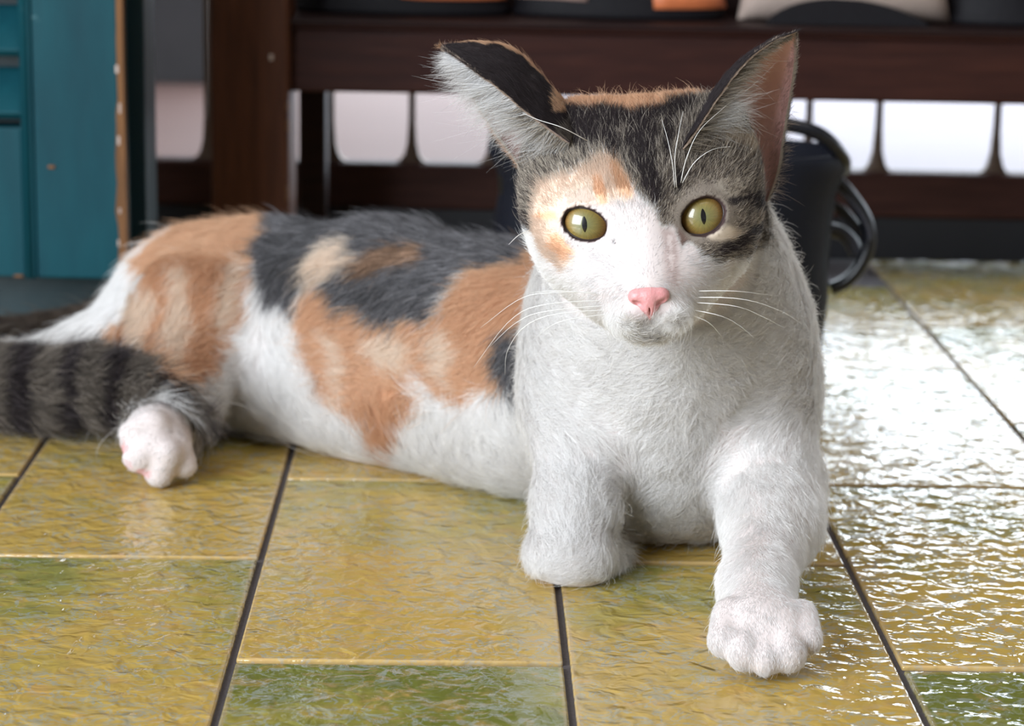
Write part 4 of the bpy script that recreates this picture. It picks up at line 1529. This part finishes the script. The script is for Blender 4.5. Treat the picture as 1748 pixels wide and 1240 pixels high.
em = eye_mat()
pm = plain('pupil', (0.004, 0.004, 0.005), 0.25, 0, 10, 0.0, Coat_Weight=1.0, Coat_Roughness=0.03)
lm = plain('eye_rim_skin', (0.045, 0.026, 0.024), 0.35, 0.0001, 800, 0.4)
for ctr, gz, b1, b2, ra_, rb_, s in EYES:
    up = unit(u_h - (u_h @ gz) * gz); rg = np.cross(up, gz)
    tlt = math.radians(0 if s < 0 else 3)
    bm = bmesh.new()
    bmesh.ops.create_uvsphere(bm, u_segments=48, v_segments=32, radius=0.0109)
    e = from_bm('eye', bm, em, cat, True)
    M = Matrix(((rg[0], up[0], gz[0], 0), (rg[1], up[1], gz[1], 0), (rg[2], up[2], gz[2], 0), (0, 0, 0, 1)))
    if M.determinant() < 0:
        M = Matrix(((-rg[0], up[0], gz[0], 0), (-rg[1], up[1], gz[1], 0), (-rg[2], up[2], gz[2], 0), (0, 0, 0, 1)))
    M.translation = Vector(loc(ctr))
    e.matrix_local = M
    # pupil: a slit that follows the globe
    vs, fs = [], []
    n_, m_ = 16, 7
    for i in range(n_ + 1):
        v_ = -1 + 2 * i / n_
        hw = 0.00095 * max(1 - abs(v_) ** 2.0, 0) ** .75 + 1e-5
        for j in range(m_):
            x_ = hw * (-1 + 2 * j / (m_ - 1)); y_ = v_ * .0030
            vs.append((x_, y_, math.sqrt(.01096 ** 2 - x_ * x_ - y_ * y_)))
    for i in range(n_):
        for j in range(m_ - 1):
            fs.append((i * m_ + j, i * m_ + j + 1, (i + 1) * m_ + j + 1, (i + 1) * m_ + j))
    p_ = mesh_obj('pupil', vs, fs, pm, e, True)
    p_.rotation_euler = (0, 0, tlt)
    # lid rim: dark skin round the opening, lying on the globe; drawn out towards the nose
    ring = []
    for a in np.linspace(0, 2 * math.pi, 49)[:-1]:
        ca_, sa_ = math.cos(a), math.sin(a)
        inner = ca_ if s < 0 else -ca_
        ex = 1.0 + (0.10 * max(inner, 0) ** 6)
        x_, y_ = ra_ * ca_ * ex, rb_ * sa_ * (1 - .10 * max(inner, 0) ** 2)
        q = x_ * b1 + y_ * b2
        rr_ = min(np.linalg.norm(q), .0106)
        ring.append(ctr + q + gz * math.sqrt(.0111 ** 2 - rr_ ** 2))
    ring = np.array(ring)
    vs, fs = [], []
    SG = 8
    for i in range(48):
        p0 = ring[i]; tg = unit(ring[(i + 1) % 48] - ring[i - 1]); o1 = unit(p0 - ctr); o2_ = np.cross(tg, o1)
        a = 2 * math.pi * i / 48
        wd = .00045
        for k in range(SG):
            th = 2 * math.pi * k / SG
            vs.append(loc(p0 + o1 * math.cos(th) * wd * .9 + o2_ * math.sin(th) * wd * 1.15))
    for i in range(48):
        for k in range(SG):
            fs.append((i * SG + k, ((i + 1) % 48) * SG + k, ((i + 1) % 48) * SG + (k + 1) % SG, i * SG + (k + 1) % SG))
    mesh_obj('eyelid_rim', vs, fs, lm, cat, True)

# ------------------------------------------------------------------ nose
nf = Field(*[np.arange(-.011, .011, .00032).astype(np.float32)] * 3)
# local: x right, y up, z forward
nf.ell((0, .0010, -.0010), (.0068, .0034, .0042), None, .002)
nf.ell((0, -.0022, -.0008), (.0036, .0040, .0038), None, .003)
for s in (-1, 1):
    nf.ell((s * .0047, .0004, -.0004), (.0028, .0026, .0030), None, .0016)
nf.ell((0, -.0052, -.0022), (.0011, .0030, .0026), None, .0016)
for s in (-1, 1):
    c_, s_ = math.cos(s * .45), math.sin(s * .45)
    nf.ell((s * .0042, -.0019, .0022), (.0021, .0008, .0022), np.array([[c_, s_, 0], [-s_, c_, 0], [0, 0, 1]]), .0008, True)
nf.ell((0, -.0062, .0016), (.0003, .0034, .0016), None, .0006, True)
nv, nq = surface_nets(nf)
nn_ = vnormals(nv, nq)
if (nv * nn_).sum() < 0: nq = nq[:, ::-1]
NO = H(0, -27.4, 15.3)
nvw = NO + nv[:, :1] * 1.0 * r_h + nv[:, 1:2] * 1.05 * u_h + nv[:, 2:] * fwd_h
tn = NT('nose_leather')
co = tn.coords('Object')
nzn = tn.noise(co, 900, 3, .5)
tn.set(Base_Color=tn.mix(nzn, (0.60, 0.24, 0.25), (0.68, 0.34, 0.33)), Roughness=0.42, Normal=tn.bump(nzn, .0002), Subsurface_Weight=0.2, Subsurface_Radius=(.003, .001, .001), Subsurface_Scale=1.0)
mesh_obj('nose', loc(nvw), nq, tn.m, cat, True)

# ------------------------------------------------------------------ whiskers
wm = plain('whisker_white', (0.88, 0.87, 0.85), 0.35, 0, 10, 0.0)


def whisker(pts, r0=.00020):
    P_ = spline([SP(*p) for p in pts], 14)
    vs, fs = tube([loc(p) for p in P_], np.linspace(r0, .00004, 14), 6)
    mesh_obj('whisker', vs, fs, wm, cat, True)


for w_ in [
    [(1048, 500, .857), (940, 500, .85), (885, 512, .86), (820, 560, .885)],
    [(1053, 512, .857), (930, 520, .85), (870, 548, .865), (808, 628, .89)],
    [(1056, 520, .857), (930, 532, .85), (880, 552, .862), (836, 592, .88)],
    [(1058, 528, .857), (950, 536, .85), (895, 558, .86), (866, 600, .872), (862, 640, .88)],
    [(1053, 506, .857), (960, 497, .85), (905, 500, .862)],
    [(1058, 534, .857), (960, 548, .85), (915, 575, .862)],
    [(1147, 498, .857), (1250, 497, .852), (1320, 505, .862)],
    [(1150, 508, .857), (1260, 510, .852), (1330, 530, .862), (1372, 556, .872)],
    [(1152, 515, .857), (1250, 522, .852), (1300, 540, .862), (1342, 562, .872)],
    [(1150, 524, .857), (1225, 538, .852), (1262, 556, .862), (1290, 580, .868)],
    [(1148, 530, .857), (1205, 548, .852), (1232, 575, .86)],
    # brow whiskers
    [(1152, 320, .862), (1148, 280, .857), (1140, 240, .857), (1130, 205, .86)],
    [(1155, 320, .862), (1152, 270, .856), (1158, 230, .856), (1166, 190, .86)],
    [(1162, 312, .862), (1172, 270, .856), (1195, 222, .858), (1240, 180, .868)],
    [(1165, 312, .862), (1185, 278, .856), (1215, 256, .858), (1248, 250, .866)],
    [(1002, 240, .868), (960, 218, .86), (920, 205, .862), (892, 193, .868)],
    [(905, 392, .872), (885, 402, .868), (868, 418, .868)],
]:
    whisker(w_, .00017)
